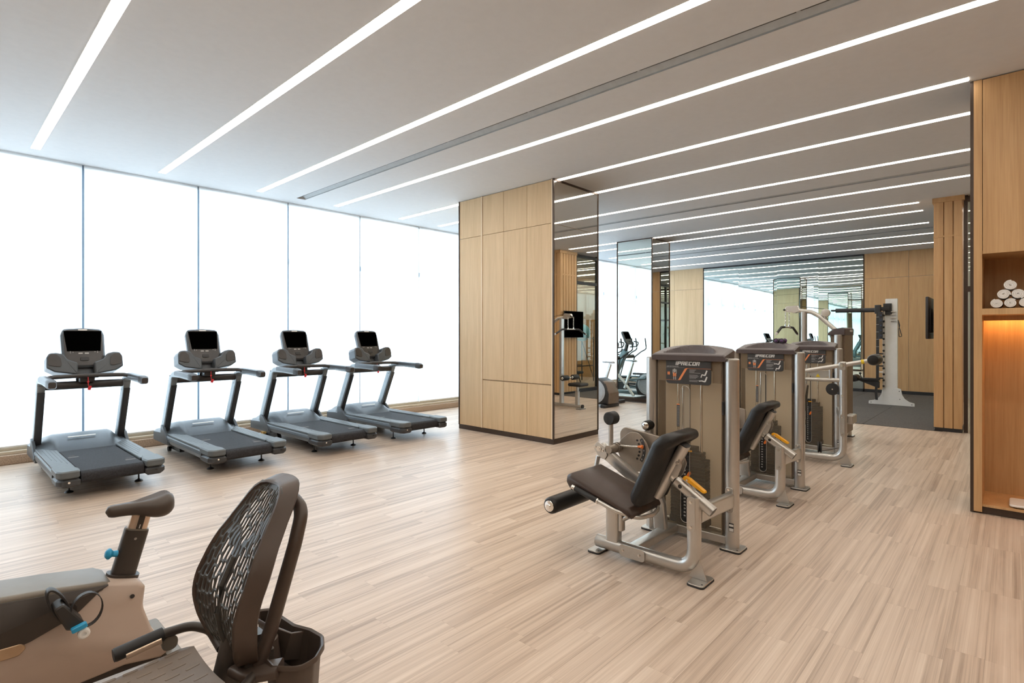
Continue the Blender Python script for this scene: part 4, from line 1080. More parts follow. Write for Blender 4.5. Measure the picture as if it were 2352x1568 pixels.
    # upright clamp and brace to the post
    uc = MB(); uc.prism(rounded([(1.50, .33), (1.555, .33), (1.555, .555), (1.50, .555)], .026, 4), 3.352, 3.358, 'X', .001); uo = t.part('upright_clamp', uc, 'silver_paint')
    bb = MB(); bolt(bb, (3.352, 1.527, .52), (-1, 0, 0), .011); bolt(bb, (3.352, 1.527, .36), (-1, 0, 0), .011); t.part('bolt', bb, 'chrome', parent=uo)
    br = MB(); br.tube([(3.42, 1.51, .43), (3.72, 1.525, .405), (4.075, 1.543, .372)], 0, prof=rounded(rect(.060, .115), .022, 4)); t.part('brace', br, 'silver_paint')
    pp = MB(); pp.prism(rounded(rect(.062, .19, 1.543, .375), .03, 4), 4.04, 4.052, 'X', .002); po = t.part('post_plate', pp, 'silver_paint')
    bb = MB(); bolt(bb, (4.04, 1.543, .452), (-1, 0, 0), .012); bolt(bb, (4.04, 1.543, .298), (-1, 0, 0), .012); t.part('bolt', bb, 'chrome', parent=po)
    # cam side: support post, cam disc, lever arm, rollers
    sp = MB(); sp.tube([(3.90, 2.02, .09), (3.90, 2.035, .28), (3.90, 2.10, .44), (3.90, 2.17, .56)], 0, up=(1, 0, 0), prof=rounded(rect(.10, .055), .012, 3)); t.part('cam_post', sp, 'silver_paint')
    hs = MB(); hs.prism(rounded([(2.03, .60), (2.03, .80), (2.36, .845), (2.40, .80), (2.39, .62), (2.2, .55)], [.02, .03, .06, .06, .08, .05], 4), 3.915, 3.945, 'X', .004); t.part('cam_housing', hs, 'taupe_plate')
    cd = MB(); cd.prism(rounded([(2.10, .60), (2.13, .53), (2.22, .50), (2.34, .545), (2.40, .66), (2.36, .75), (2.28, .815), (2.20, .82), (2.13, .75), (2.095, .67)], .07, 5), 3.868, 3.880, 'X', .002); ca = t.part('cam_disc', cd, 'taupe_plate')
    sc_ = MB(); arc = [(2.30 - .165 * math.cos(a_), .685 + .165 * math.sin(a_)) for a_ in [-.62 + 1.24 * i / 8 for i in range(9)]] + [(2.30 - .140 * math.cos(a_), .685 + .140 * math.sin(a_)) for a_ in [.62 - 1.24 * i / 8 for i in range(9)]]
    sc_.prism(arc, 3.864, 3.868, 'X'); t.part('range_scale', sc_, 'panel_print', parent=ca)
    for i in range(5):
        a_ = .5 - .25 * i
        me = text_mesh(str(i + 1), .016, basis((3.8635, 2.30 - .147 * math.cos(a_), .680 + .152 * math.sin(a_)), (0, -1, 0), (0, 0, 1)), bold=.0004); me.transform(Matrix.Translation(t.off - t.base)); link('range_number', me, 'print_white', ca)
    hh = MB()
    for i in range(6):
        a_ = .62 - .25 * i; hh.cyl((3.8645, 2.30 - .112 * math.cos(a_), .685 + .125 * math.sin(a_)), (3.868, 2.30 - .112 * math.cos(a_), .685 + .125 * math.sin(a_)), .009, 10)
    t.part('range_hole', hh, 'black_plastic', parent=ca)
    ax = MB(); ax.cyl((3.70, 2.375, .685), (3.87, 2.375, .685), .032, 18); ax.cyl((3.80, 2.375, .685), (3.815, 2.375, .685), .040, 18); ax.cyl((3.83, 2.375, .685), (3.845, 2.375, .685), .042, 18); t.part('cam_axle', ax, 'taupe_plate')
    lr = MB(); lr.cyl((3.835, 2.36, .70), (3.835, 2.155, .718), .008, 10); lvo = t.part('range_lever', lr, 'silver_bright'); t.part('range_knob', MB().lathe([(.008, 0), (.013, .03), (.016, .036), (.013, .042)], 12, M=Matrix.Translation((3.835, 2.185, .715)) @ Vector((0, -1, .09)).to_track_quat('Z', 'Y').to_matrix().to_4x4()), 'orange', parent=lvo)
    ar = MB(); ar.tube([(3.74, 2.47, .695), (3.74, 2.40, .635), (3.74, 2.06, .435)], 0, up=(1, 0, 0), prof=rounded(rect(.085, .06), .008, 2)); t.part('lever_arm', ar, 'silver_paint')
    ap = MB(); ap.prism(rounded([(2.52, .690), (2.475, .738), (2.405, .70), (2.385, .635), (2.41, .600), (2.46, .61)], [.025, .025, .02, .02, .01, .03], 4), 3.700, 3.708, 'X', .001); apo = t.part('arm_plate', ap, 'silver_paint')
    bb = MB(); bolt(bb, (3.700, 2.496, .690), (-1, 0, 0), .010); bolt(bb, (3.700, 2.425, .670), (-1, 0, 0), .010); bb.cyl((3.700, 2.462, .682), (3.694, 2.462, .682), .022, 18); bb.cyl((3.694, 2.462, .682), (3.692, 2.462, .682), .012, 12); t.part('bolt', bb, 'chrome', parent=apo)
    t.part('counter_stem', MB().cyl((3.77, 2.395, .70), (3.77, 2.395, .88), .020, 14), 'silver_paint')
    cw = MB(); cw.lathe([(.046, -.045), (.053, -.038), (.053, .038), (.046, .045)], 24, 'X', (3.78, 2.395, .928)); t.part('counterweight', cw, 'rubber_black')
    rr = MB(); rr.cyl((3.70, 2.47, .62), (3.66, 2.50, .37), .018, 12); rr.cyl((3.10, 2.50, .345), (3.72, 2.50, .345), .016, 12); t.part('roller_arm', rr, 'silver_paint')
    rp = MB(); rp.lathe([(.030, 0), (.050, .004), (.060, .018), (.0625, .04), (.0625, .47), (.060, .485), (.050, .497), (.03, .50)], 24, 'X', (3.10, 2.50, .345)); ro = t.part('roller_pad', rp, 'leather_black')
    t.part('roller_cap', MB().lathe([(0, -.012), (.015, -.012), (.018, -.004), (.040, -.001), (.043, .006)], 24, 'X', (3.10, 2.50, .345)), 'chrome', parent=ro)
    r2 = MB(); r2.lathe([(.02, 0), (.036, .004), (.040, .02), (.040, .25), (.03, .26)], 20, 'X', (3.98, 2.20, .862)); r2o = t.part('roller_pad', r2, 'leather_black'); t.part('roller_cap', MB().lathe([(0, -.010), (.012, -.010), (.030, -.001), (.031, .004)], 20, 'X', (3.98, 2.20, .862)), 'chrome', parent=r2o)
    t.part('roller_arm', MB().cyl((3.96, 2.20, .80), (4.1, 2.20, .86), .014, 10), 'silver_paint')
    return t
leg_machine((0, 0), 'nearest strength machine, leg extension with brown seat and smoked weight tower', 'LEG EXTENSION', (.3, 1.45), 'leg_extension_machine', 6)
leg_machine((2.09, .09), 'second strength machine in the row, seated leg curl behind the nearest', 'SEATED LEG CURL', (1.45, .2), 'leg_curl_machine', 8)

# ---- third machine: lever arm with roller pad
def lever_machine():
    cx, cy = 8.30, 2.04
    t = Thing('back_extension_machine', (cx, cy, 0), 'third strength machine in the row, with a long lever arm and black roller', 'gym machine')
    tower(t, cx, cy, 'BACK EXTENSION', (.5, 1.0), selected=5)
    fx = 7.66
    ov = circ(.038, 16, ry=.043)
    t.part('base_tube', MB().tube([(fx, 2.45, .075), (fx, 1.53, .075), (fx, 1.53, 1.18)], 0, bend=[0, .16, 0], up=(1, 0, 0), prof=[(b, a) for a, b in ov], seg=10), 'silver_paint')
    foot_plate(t, fx, 2.42, .16, .10); foot_plate(t, fx, 1.485, .19, .11)
    t.part('foot_gusset', MB().prism([(1.44, .019), (1.57, .019), (1.55, .06), (1.50, .17)], fx - .004, fx + .004, 'X'), 'silver_paint')
    t.part('cross_beam', MB().box((7.98, 2.15, .066), (.6, .085, .062), .012, axis='X'), 'silver_paint')
    cl = MB(); cl.prism(rounded(rect(.075, .10, 1.53, 1.225), .025, 4), fx - .045, fx + .045, 'X', .006); co = t.part('pivot_block', cl, 'silver_paint')
    t.part('pivot_cap', MB().lathe([(.012, -.012), (.026, -.010), (.030, 0)], 20, 'X', (fx - .045, 1.53, 1.235)), 'chrome', parent=co)
    t.part('lever_arm', MB().tube([(fx - .01, 2.02, 1.13), (fx - .01, 1.53, 1.235), (fx - .01, 1.22, 1.305)], .026, 14), 'silver_paint')
    t.part('caution_band', MB().tube([(fx - .01, 1.335, 1.279), (fx - .01, 1.305, 1.286)], .0275, 14), 'yellow')
    rp = MB(); rp.lathe([(.030, -.13), (.055, -.125), (.066, -.09), (.068, 0), (.066, .09), (.055, .125), (.03, .13)], 24, 'X', (fx - .03, 1.195, 1.312)); t.part('roller_pad', rp, 'leather_black')
    t.part('cross_tube', MB().cyl((fx, 2.05, 1.04), (fx, 1.53, 1.045), .024, 14), 'silver_paint')
    t.part('link_tube', MB().cyl((fx, 1.67, 1.05), (fx, 1.67, 1.17), .015, 12), 'silver_paint')
    cm = MB(); cm.prism(rounded([(1.93, 1.135), (1.68, 1.165), (1.66, 1.12), (1.72, 1.07), (1.83, 1.06), (1.92, 1.09)], .05, 4), fx + .03, fx + .042, 'X', .002); c2 = t.part('cam_plate', cm, 'silver_paint')
    t.part('warning_triangle', MB().prism([(1.815, 1.115), (1.84, 1.072), (1.79, 1.072)], fx + .027, fx + .030, 'X'), 'yellow', parent=c2)
    pu = MB(); pu.lathe([(.03, -.02), (.075, -.016), (.075, .016), (.03, .02)], 28, 'X', (fx + .06, 1.655, .925)); p_o = t.part('pulley', pu, 'black_plastic'); t.part('axle_bolt', MB().cyl((fx + .036, 1.655, .925), (fx + .042, 1.655, .925), .008, 10), 'chrome', parent=p_o)
    t.part('hook', MB().tube([(fx + .06, 1.60, .88), (fx, 1.565, .878)], 0, prof=rounded(rect(.02, .032), .01, 3)), 'black_plastic')
    for yy, zz, ang in ((1.83, .155, .25), (1.60, .22, 0)):
        pu = MB(); pu.lathe([(.03, -.025), (.070, -.022), (.070, -.006), (.045, 0), (.070, .006), (.070, .022), (.03, .025)], 28, 'Y', (0, 0, 0), M=Matrix.Translation((fx + .18 + (.16 if yy < 1.7 else 0), yy, zz)) @ Matrix.Rotation(ang, 4, 'Z')); t.part('pulley', pu, 'black_plastic')
    t.part('pulley_cable', MB().cyl((fx + .18, 1.83, .10), (fx + .34, 1.60, .16), .004, 8), 'black_plastic')
    t.part('pulley_bracket', MB().prism(rounded(rect(.16, .20, fx + .38, .19), .03, 4), 1.63, 1.638, 'Y', .001), 'silver_paint')
    br = MB(); br.tube([(fx + .02, 1.535, .585), (8.26, 1.70, .60)], 0, prof=rounded(rect(.06, .10), .02, 3)); t.part('brace', br, 'silver_paint')
    uc = MB(); uc.prism(rounded([(1.505, .36), (1.555, .36), (1.555, .63), (1.505, .63)], .024, 4), fx - .046, fx - .040, 'X', .001); uo = t.part('upright_clamp', uc, 'silver_paint')
    bb = MB(); bolt(bb, (fx - .046, 1.53, .59), (-1, 0, 0), .011); bolt(bb, (fx - .046, 1.53, .40), (-1, 0, 0), .011); bolt(bb, (fx - .046, 1.53, .86), (-1, 0, 0), .011); t.part('bolt', bb, 'chrome', parent=uo)
    t.part('side_block', MB().box((fx + .16, 1.475, .56), (.24, .085, .11), .02), 'silver_paint')
    st = MB(); st.prism(rounded([(1.99, .42), (2.38, .42), (2.40, .48), (1.98, .50)], .03, 4), fx - .22, fx + .20, 'X', .02); t.part('seat', st, 'leather_black', angle=60)
    t.part('seat_post', MB().prism(rounded(rect(.07, .10, fx, 2.18), .015, 3), .10, .43, 'Z'), 'silver_paint')
    bk = MB(); bk.tube([(fx, 2.02, .62), (fx, 1.99, .95)], 0, up=(1, 0, 0), prof=rounded(rect(.08, .36), .03, 4)); t.part('backrest', bk, 'leather_black', angle=60)
    t.part('back_post', MB().cyl((fx, 2.04, .46), (fx, 1.95, .98), .022, 12), 'silver_paint')
lever_machine()

# ---- lat pulldown: tower turned by 90 degrees, boom reaching towards the window
def lat_machine():
    cx, cy = 9.62, 1.92
    t = Thing('lat_pulldown_machine', (cx, cy, 0), 'tall cable pulldown machine with angled bar hanging from chains', 'gym machine')
    for s_ in (-1, 1):
        t.part('post', MB().lathe([(.052, .018), (.052, 1.606), (.047, 1.61)], 24, 'Z', (cx + s_ * .327, cy, 0)), 'silver_paint'); foot_plate(t, cx + s_ * .327, cy, .15, .17)
    t.part('base_beam', MB().box((cx, cy, .062), (.58, .055, .058), .008, axis='X'), 'silver_paint')
    t.part('guard_back', MB().box((cx, cy - .03, .86), (.55, .10, 1.50), .01), 'brown_shell'); t.part('guard_front', MB().box((cx, cy + .115, .86), (.52, .006, 1.50)), 'smoked_acrylic')
    for s_ in (-1, 1): t.part('guard_side', MB().box((cx + s_ * .262, cy + .065, .86), (.008, .10, 1.50)), 'brown_shell')
    cp = MB(); cp.prism(rounded([(cy - .085, 1.60), (cy + .15, 1.60), (cy + .15, 1.635), (cy + .07, 1.70), (cy - .06, 1.72), (cy - .085, 1.70)], [.01, .01, .02, .05, .02, .02], 3), cx - .30, cx + .30, 'X', .012); ca = t.part('top_cap', cp, 'cap_plum')
    mb, wd = brand(basis((cx + .02, cy - .086, 1.655), (1, 0, 0), (0, 0, 1)), .028); t.part('brand_lettering', mb, 'print_white', parent=ca)
    for i in range(15): t.part('weight_plate', MB().box((cx, cy + .062, .155 + .0275 * (i + .5)), (.29, .09, .0258), .006), 'plate_iron')
    py = 2.47
    t.part('tall_post', MB().prism(rounded(rect(.10, .075, cx, py), .022, 4), .09, 1.985, 'Z', .003), 'silver_paint')
    t.part('boom', MB().tube([(cx, cy + .02, 1.60), (cx, 2.24, 1.90), (cx, 2.36, 1.975), (cx, 2.62, 2.015)], .033, 14, bend=.16), 'silver_paint')
    pl_ = lambda y, z, r, nm='pulley_cover': t.part(nm, MB().lathe([(.02, -.032), (r, -.030), (r, .030), (.02, .032)], 26, 'X', (cx, y, z)), 'silver_bright')
    pl_(2.16, 1.955, .062); t.part('pulley_stalk', MB().cyl((cx, 2.17, 1.80), (cx, 2.165, 1.93), .018, 10), 'silver_paint')
    hd_ = MB(); hd_.prism(rounded([(2.52, 1.995), (2.60, 1.96), (2.70, 1.985), (2.755, 2.03), (2.735, 2.075), (2.56, 2.085)], [.02, .04, .04, .03, .03, .02], 4), cx - .035, cx + .035, 'X', .006); t.part('pulley_head', hd_, 'silver_bright')
    pl_(2.60, 2.03, .055); pl_(2.70, 2.03, .05)
    t.part('pulley_cable', MB().tube([(cx, 2.50, 2.065), (cx, 2.17, 2.015)], .005, 8), 'black_plastic')
    t.part('cable_drop', MB().cyl((cx, 2.155, 1.90), (cx, 2.06, 1.66), .004, 8), 'black_plastic')
    t.part('stop_ball', MB().sphere((cx - .05, 2.755, 2.02), .018, 12, 8), 'black_plastic')
    for dx in (-.10, .10):
        ch = MB()
        for k in range(9):
            zc = 1.985 - .026 * k; M = Matrix.Translation((cx + dx, 2.72, zc)) @ Matrix.Rotation(PI / 2 * (k % 2), 4, 'Z')
            ring = [tuple(M @ Vector((.009 * math.cos(a), 0, .017 * math.sin(a)))) for a in [2 * PI * q / 10 for q in range(10)]]
            ch.sweep(ring, circ(.003, 6), up=tuple(M.to_3x3() @ Vector((0, 1, 0))), closed=True)
        t.part('chain', ch, 'chrome')
        t.part('carabiner', MB().cyl((cx + dx, 2.72, 1.775), (cx + dx, 2.72, 1.745), .013, 8), 'chrome')
    t.part('chain_link', MB().cyl((cx - .11, 2.72, 2.0), (cx + .11, 2.72, 2.0), .008, 8), 'chrome')
    br = t.part('pull_bar', MB().tube([(cx - .56, 2.72, 1.625), (cx - .30, 2.72, 1.735), (cx + .30, 2.72, 1.735), (cx + .56, 2.72, 1.625)], .014, 12, bend=.08), 'silver_bright')
    for s_ in (-1, 1):
        t.part('bar_grip', MB().tube([(cx + s_ * .55, 2.72, 1.629), (cx + s_ * .31, 2.72, 1.731), (cx + s_ * .16, 2.72, 1.735)], .019, 12, bend=.06), 'rubber_black', parent=br)
        t.part('bar_end', MB().cyl((cx + s_ * .57, 2.72, 1.621), (cx + s_ * .548, 2.72, 1.630), .020, 12), 'white_plastic', parent=br)
    t.part('base_tube', MB().tube([(cx, cy + .05, .06), (cx, 3.02, .06)], .038, 14), 'silver_paint'); t.part('end_cap', MB().cyl((cx, 3.02, .06), (cx, 3.05, .06), .041, 14), 'rubber_black'); foot_plate(t, cx, 2.99, .22, .12)
    t.part('seat_post', MB().prism(rounded(rect(.07, .085, cx, 2.90), .012, 3), .09, .38, 'Z', .002), 'silver_paint'); t.part('seat_tube', MB().prism(rounded(rect(.05, .06, cx, 2.90), .01, 3), .38, .50, 'Z'), 'silver_bright')
    t.part('seat', MB().prism(rounded(rect(.36, .34, cx, 2.92), .06, 5), .495, .565, 'Z', .02), 'leather_black', angle=60)
    t.part('roller_arm', MB().tube([(cx, py, .62), (cx, 2.62, .665), (cx, 2.70, .67)], .018, 12), 'silver_paint')
    t.part('roller_axle', MB().cyl((cx - .30, 2.70, .67), (cx + .30, 2.70, .67), .014, 12), 'silver_bright')
    for s_ in (-1, 1):
        ro = t.part('roller_pad', MB().lathe([(.03, 0), (.056, .005), (.06, .02), (.06, .19), (.056, .205), (.03, .21)], 22, 'X', (cx + (-.29 if s_ < 0 else .08), 2.70, .67)), 'leather_black')
        t.part('roller_cap', MB().lathe([(0, -.008), (.03, -.004), (.034, .002)], 18, 'X', (cx + (-.29 if s_ < 0 else .08), 2.70, .67)), 'chrome', parent=ro)
lat_machine()

# ---- two purple hand weights resting on the second machine's cap
for k, (yy, lab) in enumerate(((1.895, 'purple and black hand weight on the second machine cap, left one'), (1.838, 'purple and black hand weight on the second machine cap, right one'))):
    xx = 6.335; zz = 1.514 + .0275
    h = Thing('hand_weight', (xx, yy, 1.514), lab, 'hand weight', 'purple hand weights')
    hb = MB(); hb.lathe([(.010, -.045), (.018, -.04), (.0255, -.022), (.026, -.008), (.012, .0), (.012, .05), (.026, .056), (.0255, .07), (.010, .085)], 18, 'X', (xx, yy, zz)); h.part('body', hb, 'purple')
    bd_ = MB(); bd_.lathe([(.0262, -.040), (.0272, -.030), (.0272, -.024), (.0262, -.02)], 18, 'X', (xx, yy + .002, zz)); bd_.box((xx + .02, yy, zz - .0255), (.10, .05, .004)); h.part('black_base', bd_, 'black_plastic')
# ================================================================== FOREGROUND BIKES
# ---- upright bike (rider faces -X), centre plane y = 3.03
def upright_bike():
    yc = 3.03
    t = Thing('upright_bike', (.2, yc, 0), 'upright exercise bike in the left foreground with brown saddle', 'exercise bike')
    shell = rounded([(-.62, .10), (.30, .105), (.60, .12), (.74, .095), (.775, .115), (.705, .24), (.668, .36), (.678, .452), (.655, .475), (.52, .515), (.15, .565), (-.35, .60), (-.58, .52), (-.66, .30)],
                    [.05, .05, .04, .015, .012, .10, .10, .02, .02, .05, .08, .10, .12, .10], 5)
    t.part('body_shell', MB().prism(shell, yc - .115, yc + .115, 'Y', .014), 'bike_light', angle=50)
    # charcoal upper panel and paler top rail on both flanks
    dark = rounded([(-.60, .25), (-.25, .285), (.05, .325), (.28, .362), (.42, .412), (.51, .49), (.545, .506), (.15, .555), (-.35, .59), (-.56, .51), (-.63, .32)], [.05, .05, .05, .05, .06, .05, .004, .05, .09, .10, .08], 5)
    for s_ in (-1, 1):
        a, b = (yc + .108, yc + .122) if s_ > 0 else (yc - .122, yc - .108)
        t.part('side_panel', MB().prism(dark, a, b, 'Y', .003), 'bike_dark', angle=50)
    t.part('top_rail', MB().sweep([(.60, yc, .456), (.56, yc, .482), (.515, yc, .500), (.33, yc, .530), (.15, yc, .551), (-.1, yc, .569), (-.35, yc, .585)], rounded(rect(.238, .044), .020, 5), scale=[.5, .78, 1, 1, 1, 1, 1]), 'bike_mid', angle=60)
    # logo plate
    lp = t.part('logo_plate', MB().prism(rounded([(-.22, .335), (.245, .322), (.27, .345), (.255, .368), (-.22, .385)], [.02, .02, .02, .02, .02], 4), yc - .1245, yc - .113, 'Y', .003), 'logo_plate')
    mb, wd = brand(basis((-.10, yc - .1248, .337), (1, 0, -.02), (0, 0, 1)), .030, slashes=False, thick=.0015); t.part('brand_lettering', mb, 'logo_letter', parent=lp)
    t.part('screw_hole', MB().cyl((.625, yc - .118, .425), (.625, yc - .122, .425), .009, 12), 'black_plastic')
    # seat tube, post, saddle
    a = Vector((.612, yc, .487)); b = Vector((.668, yc, .688)); d = (b - a).normalized()
    t.part('seat_tube', MB().tube([a, b], 0, up=(1, 0, 0), prof=rounded(rect(.074, .098), .034, 6)), 'bike_dark', angle=60)
    t.part('tube_flange', MB().tube([a - d * .004, a + d * .012], 0, up=(1, 0, 0), prof=rounded(rect(.098, .128), .046, 6)), 'bike_dark')
    t.part('tube_lip', MB().tube([b, b + d * .006], 0, up=(1, 0, 0), prof=rounded(rect(.070, .094), .033, 6)), 'bike_mid')
    t.part('tube_screw', MB().cyl((.655, yc - .036, .655), (.655, yc - .0385, .655), .006, 10), 'chrome')
    c = b + d * .085
    sp = t.part('seat_post', MB().tube([b - d * .05, c], 0, up=(1, 0, 0), prof=rounded(rect(.056, .080), .026, 6)), 'post_champagne')
    t.part('post_scale', MB().tube([b, c - d * .005], 0, up=(1, 0, 0), prof=rounded(rect(.059, .026), .003, 2)), 'bike_dark', parent=sp)
    me = text_mesh('1', .024, basis(tuple(b + d * .012 + Vector((-.006, -.0305, 0))), (1, 0, -.28), (.28, 0, 1)), bold=.0006); me.transform(Matrix.Translation(-t.base)); link('scale_number', me, 'print_white', sp)
    kn = MB(); kn.cyl((.630, yc - .01, .585), (.585, yc - .012, .600), .011, 12); ko = t.part('knob_stem', kn, 'bike_dark')
    kb = MB(); kb.lathe([(.015, 0), (.013, .018), (.018, .024), (.024, .030), (.024, .036), (.014, .046), (0, .048)], 18, M=Matrix.Translation((.590, yc - .012, .598)) @ Vector((-1, -.05, .25)).to_track_quat('Z', 'Y').to_matrix().to_4x4()); t.part('adjust_knob', kb, 'blue_knob', label='bright blue seat adjustment knob')
    # saddle
    vs = []; fs = []; n, m = 26, 20
    for i in range(n + 1):
        q = i / n; x = .548 + .272 * q
        w = .030 + .060 / (1 + math.exp(-(q - .50) * 13)); cap = math.sqrt(max(0.0, 1 - max(0, (q - .80) / .20) ** 2.4)) if q > .8 else math.sqrt(max(0, 1 - max(0, (.12 - q) / .12) ** 2))
        w *= max(cap, .02)
        zt = .822 - .022 * q + .055 * (q ** 2.2) * (1 if q < .85 else 1 - ((q - .85) / .15) ** 2 * .35); zb = .766 - .012 * q - .028 * math.exp(-((q - .75) / .25) ** 2)
        md_ = (zt + zb) / 2; hh_ = (zt - zb) / 2 * max(.12, cap ** .6); zt, zb = md_ + hh_, md_ - hh_ 
        for j in range(m):
            a_ = 2 * PI * j / m; ca, sa = math.cos(a_), math.sin(a_)
            yy = w * (abs(ca) ** .8) * (1 if ca > 0 else -1); zz = (zt + zb) / 2 + (zt - zb) / 2 * (abs(sa) ** .8) * (1 if sa > 0 else -1)
            if sa > 0: zz -= .016 * math.exp(-(yy / .011) ** 2) * max(0, min(1, (q - .30) * 5))
            vs.append((x, yc + yy, zz))
    for i in range(n):
        for j in range(m): a_ = i * m + j; b_ = i * m + (j + 1) % m; fs.append((a_, b_, b_ + m, a_ + m))
    fs.append(tuple(range(m))[::-1]); fs.append(tuple(range(n * m, n * m + m)))
    t.part('saddle', MB().add(vs, fs), 'bike_seat', angle=70, label='brown padded saddle')
    # crank and near pedal
    t.part('crank_hub', MB().cyl((.395, yc - .12, .455), (.395, yc - .150, .455), .030, 18), 'bike_dark')
    t.part('crank_arm', MB().tube([(.395, yc - .150, .455), (.405, yc - .158, .42), (.425, yc - .160, .395)], 0, up=(0, 1, 0), prof=rounded(rect(.016, .034), .007, 3)), 'chrome')
    py = yc - .215
    t.part('pedal', MB().prism(rounded([(.335, .515), (.365, .53), (.435, .43), (.415, .405), (.375, .42)], .012, 3), py - .045, py + .045, 'Y', .006), 'pedal_black')
    t.part('pedal_axle', MB().cyl((.428, yc - .15, .395), (.428, py - .055, .395), .013, 12), 'chrome')
    t.part('axle_cap', MB().lathe([(.021, 0), (.021, .012), (.016, .016), (.008, .016), (.008, .010), (0, .010)], 18, M=Matrix.Translation((.428, py - .05, .395)) @ Matrix.Rotation(PI / 2, 4, 'X')), 'white_plastic')
    lp_ = [(.372 + .012 * math.cos(a_) - .03 * math.sin(a_) * .25, py, .512 + .075 * math.sin(a_)) for a_ in [2 * PI * i / 24 for i in range(24)]]
    t.part('pedal_cage', MB().sweep([(.362 + .026 * math.cos(a_) - .030 * math.sin(a_), py + .02, .500 + .080 * math.sin(a_)) for a_ in [2 * PI * i / 28 for i in range(28)]], rounded(rect(.008, .046), .003, 2), up=(0, 1, 0), closed=True), 'pedal_black')
    t.part('toe_strap', MB().sweep([(.442 + .052 * math.cos(a_), py - .03, .478 + .068 * math.sin(a_)) for a_ in [2 * PI * i / 30 for i in range(30)]], rounded(rect(.003, .026), .001, 1), up=(0, 1, 0), closed=True), 'pedal_black')
    t.part('strap_buckle', MB().box((.413, py - .058, .425), (.052, .024, .020), .006, M=Matrix.Translation((.413, py - .058, .425)) @ Matrix.Rotation(-.25, 4, 'Y') @ Matrix.Translation((-.413, -py + .058, -.425))), 'blue_knob')
    # stabilisers, mast, console (partly outside the frame)
    st = MB(); st.prism(rounded(rect(.075, .58, .80, yc + .06), .02, 4), .03, .085, 'Z', .008); so = t.part('rear_stabiliser', st, 'bike_mid')
    for s_ in (-1, 1): t.part('stabiliser_foot', MB().cyl((.80, yc + .06 + s_ * .24, 0), (.80, yc + .06 + s_ * .24, .032), .03, 14), 'rubber_black', parent=so)
    t.part('front_stabiliser', MB().prism(rounded(rect(.075, .52, -.70, yc), .02, 4), .0, .07, 'Z', .008), 'bike_mid')
    t.part('base_rail', MB().box((.05, yc, .085), (1.5, .09, .05), .01, axis='X'), 'bike_dark')
    t.part('console_mast', MB().tube([(-.40, yc, .55), (-.48, yc, .85), (-.44, yc, 1.12)], 0, bend=.2, up=(1, 0, 0), prof=rounded(rect(.08, .11), .03, 4)), 'bike_dark')
    t.part('console', MB().prism(rounded(rect(.36, .40, yc, 1.30), .05, 4), -.03, .03, 'X', .012, Matrix.Translation((-.42, 0, 0)) @ Matrix.Translation((0, yc, 1.3)) @ Matrix.Rotation(-.25, 4, 'Y') @ Matrix.Translation((0, -yc, -1.3))), 'bike_mid')
    t.part('handlebar', MB().tube([(-.20, yc - .20, 1.08), (-.40, yc - .22, 1.04), (-.45, yc, 1.02), (-.40, yc + .22, 1.04), (-.20, yc + .20, 1.08)], .017, 12, bend=.1), 'rubber_black')
mat('logo_plate', (0.52, 0.36, 0.23), 0.35, 0.5)
mat('logo_letter', (0.42, 0.28, 0.17), 0.35, 0.5)
mat('post_champagne', (0.70, 0.55, 0.43), 0.28, 0.7)
mat('pedal_black', (0.035, 0.032, 0.030), 0.5)
upright_bike()

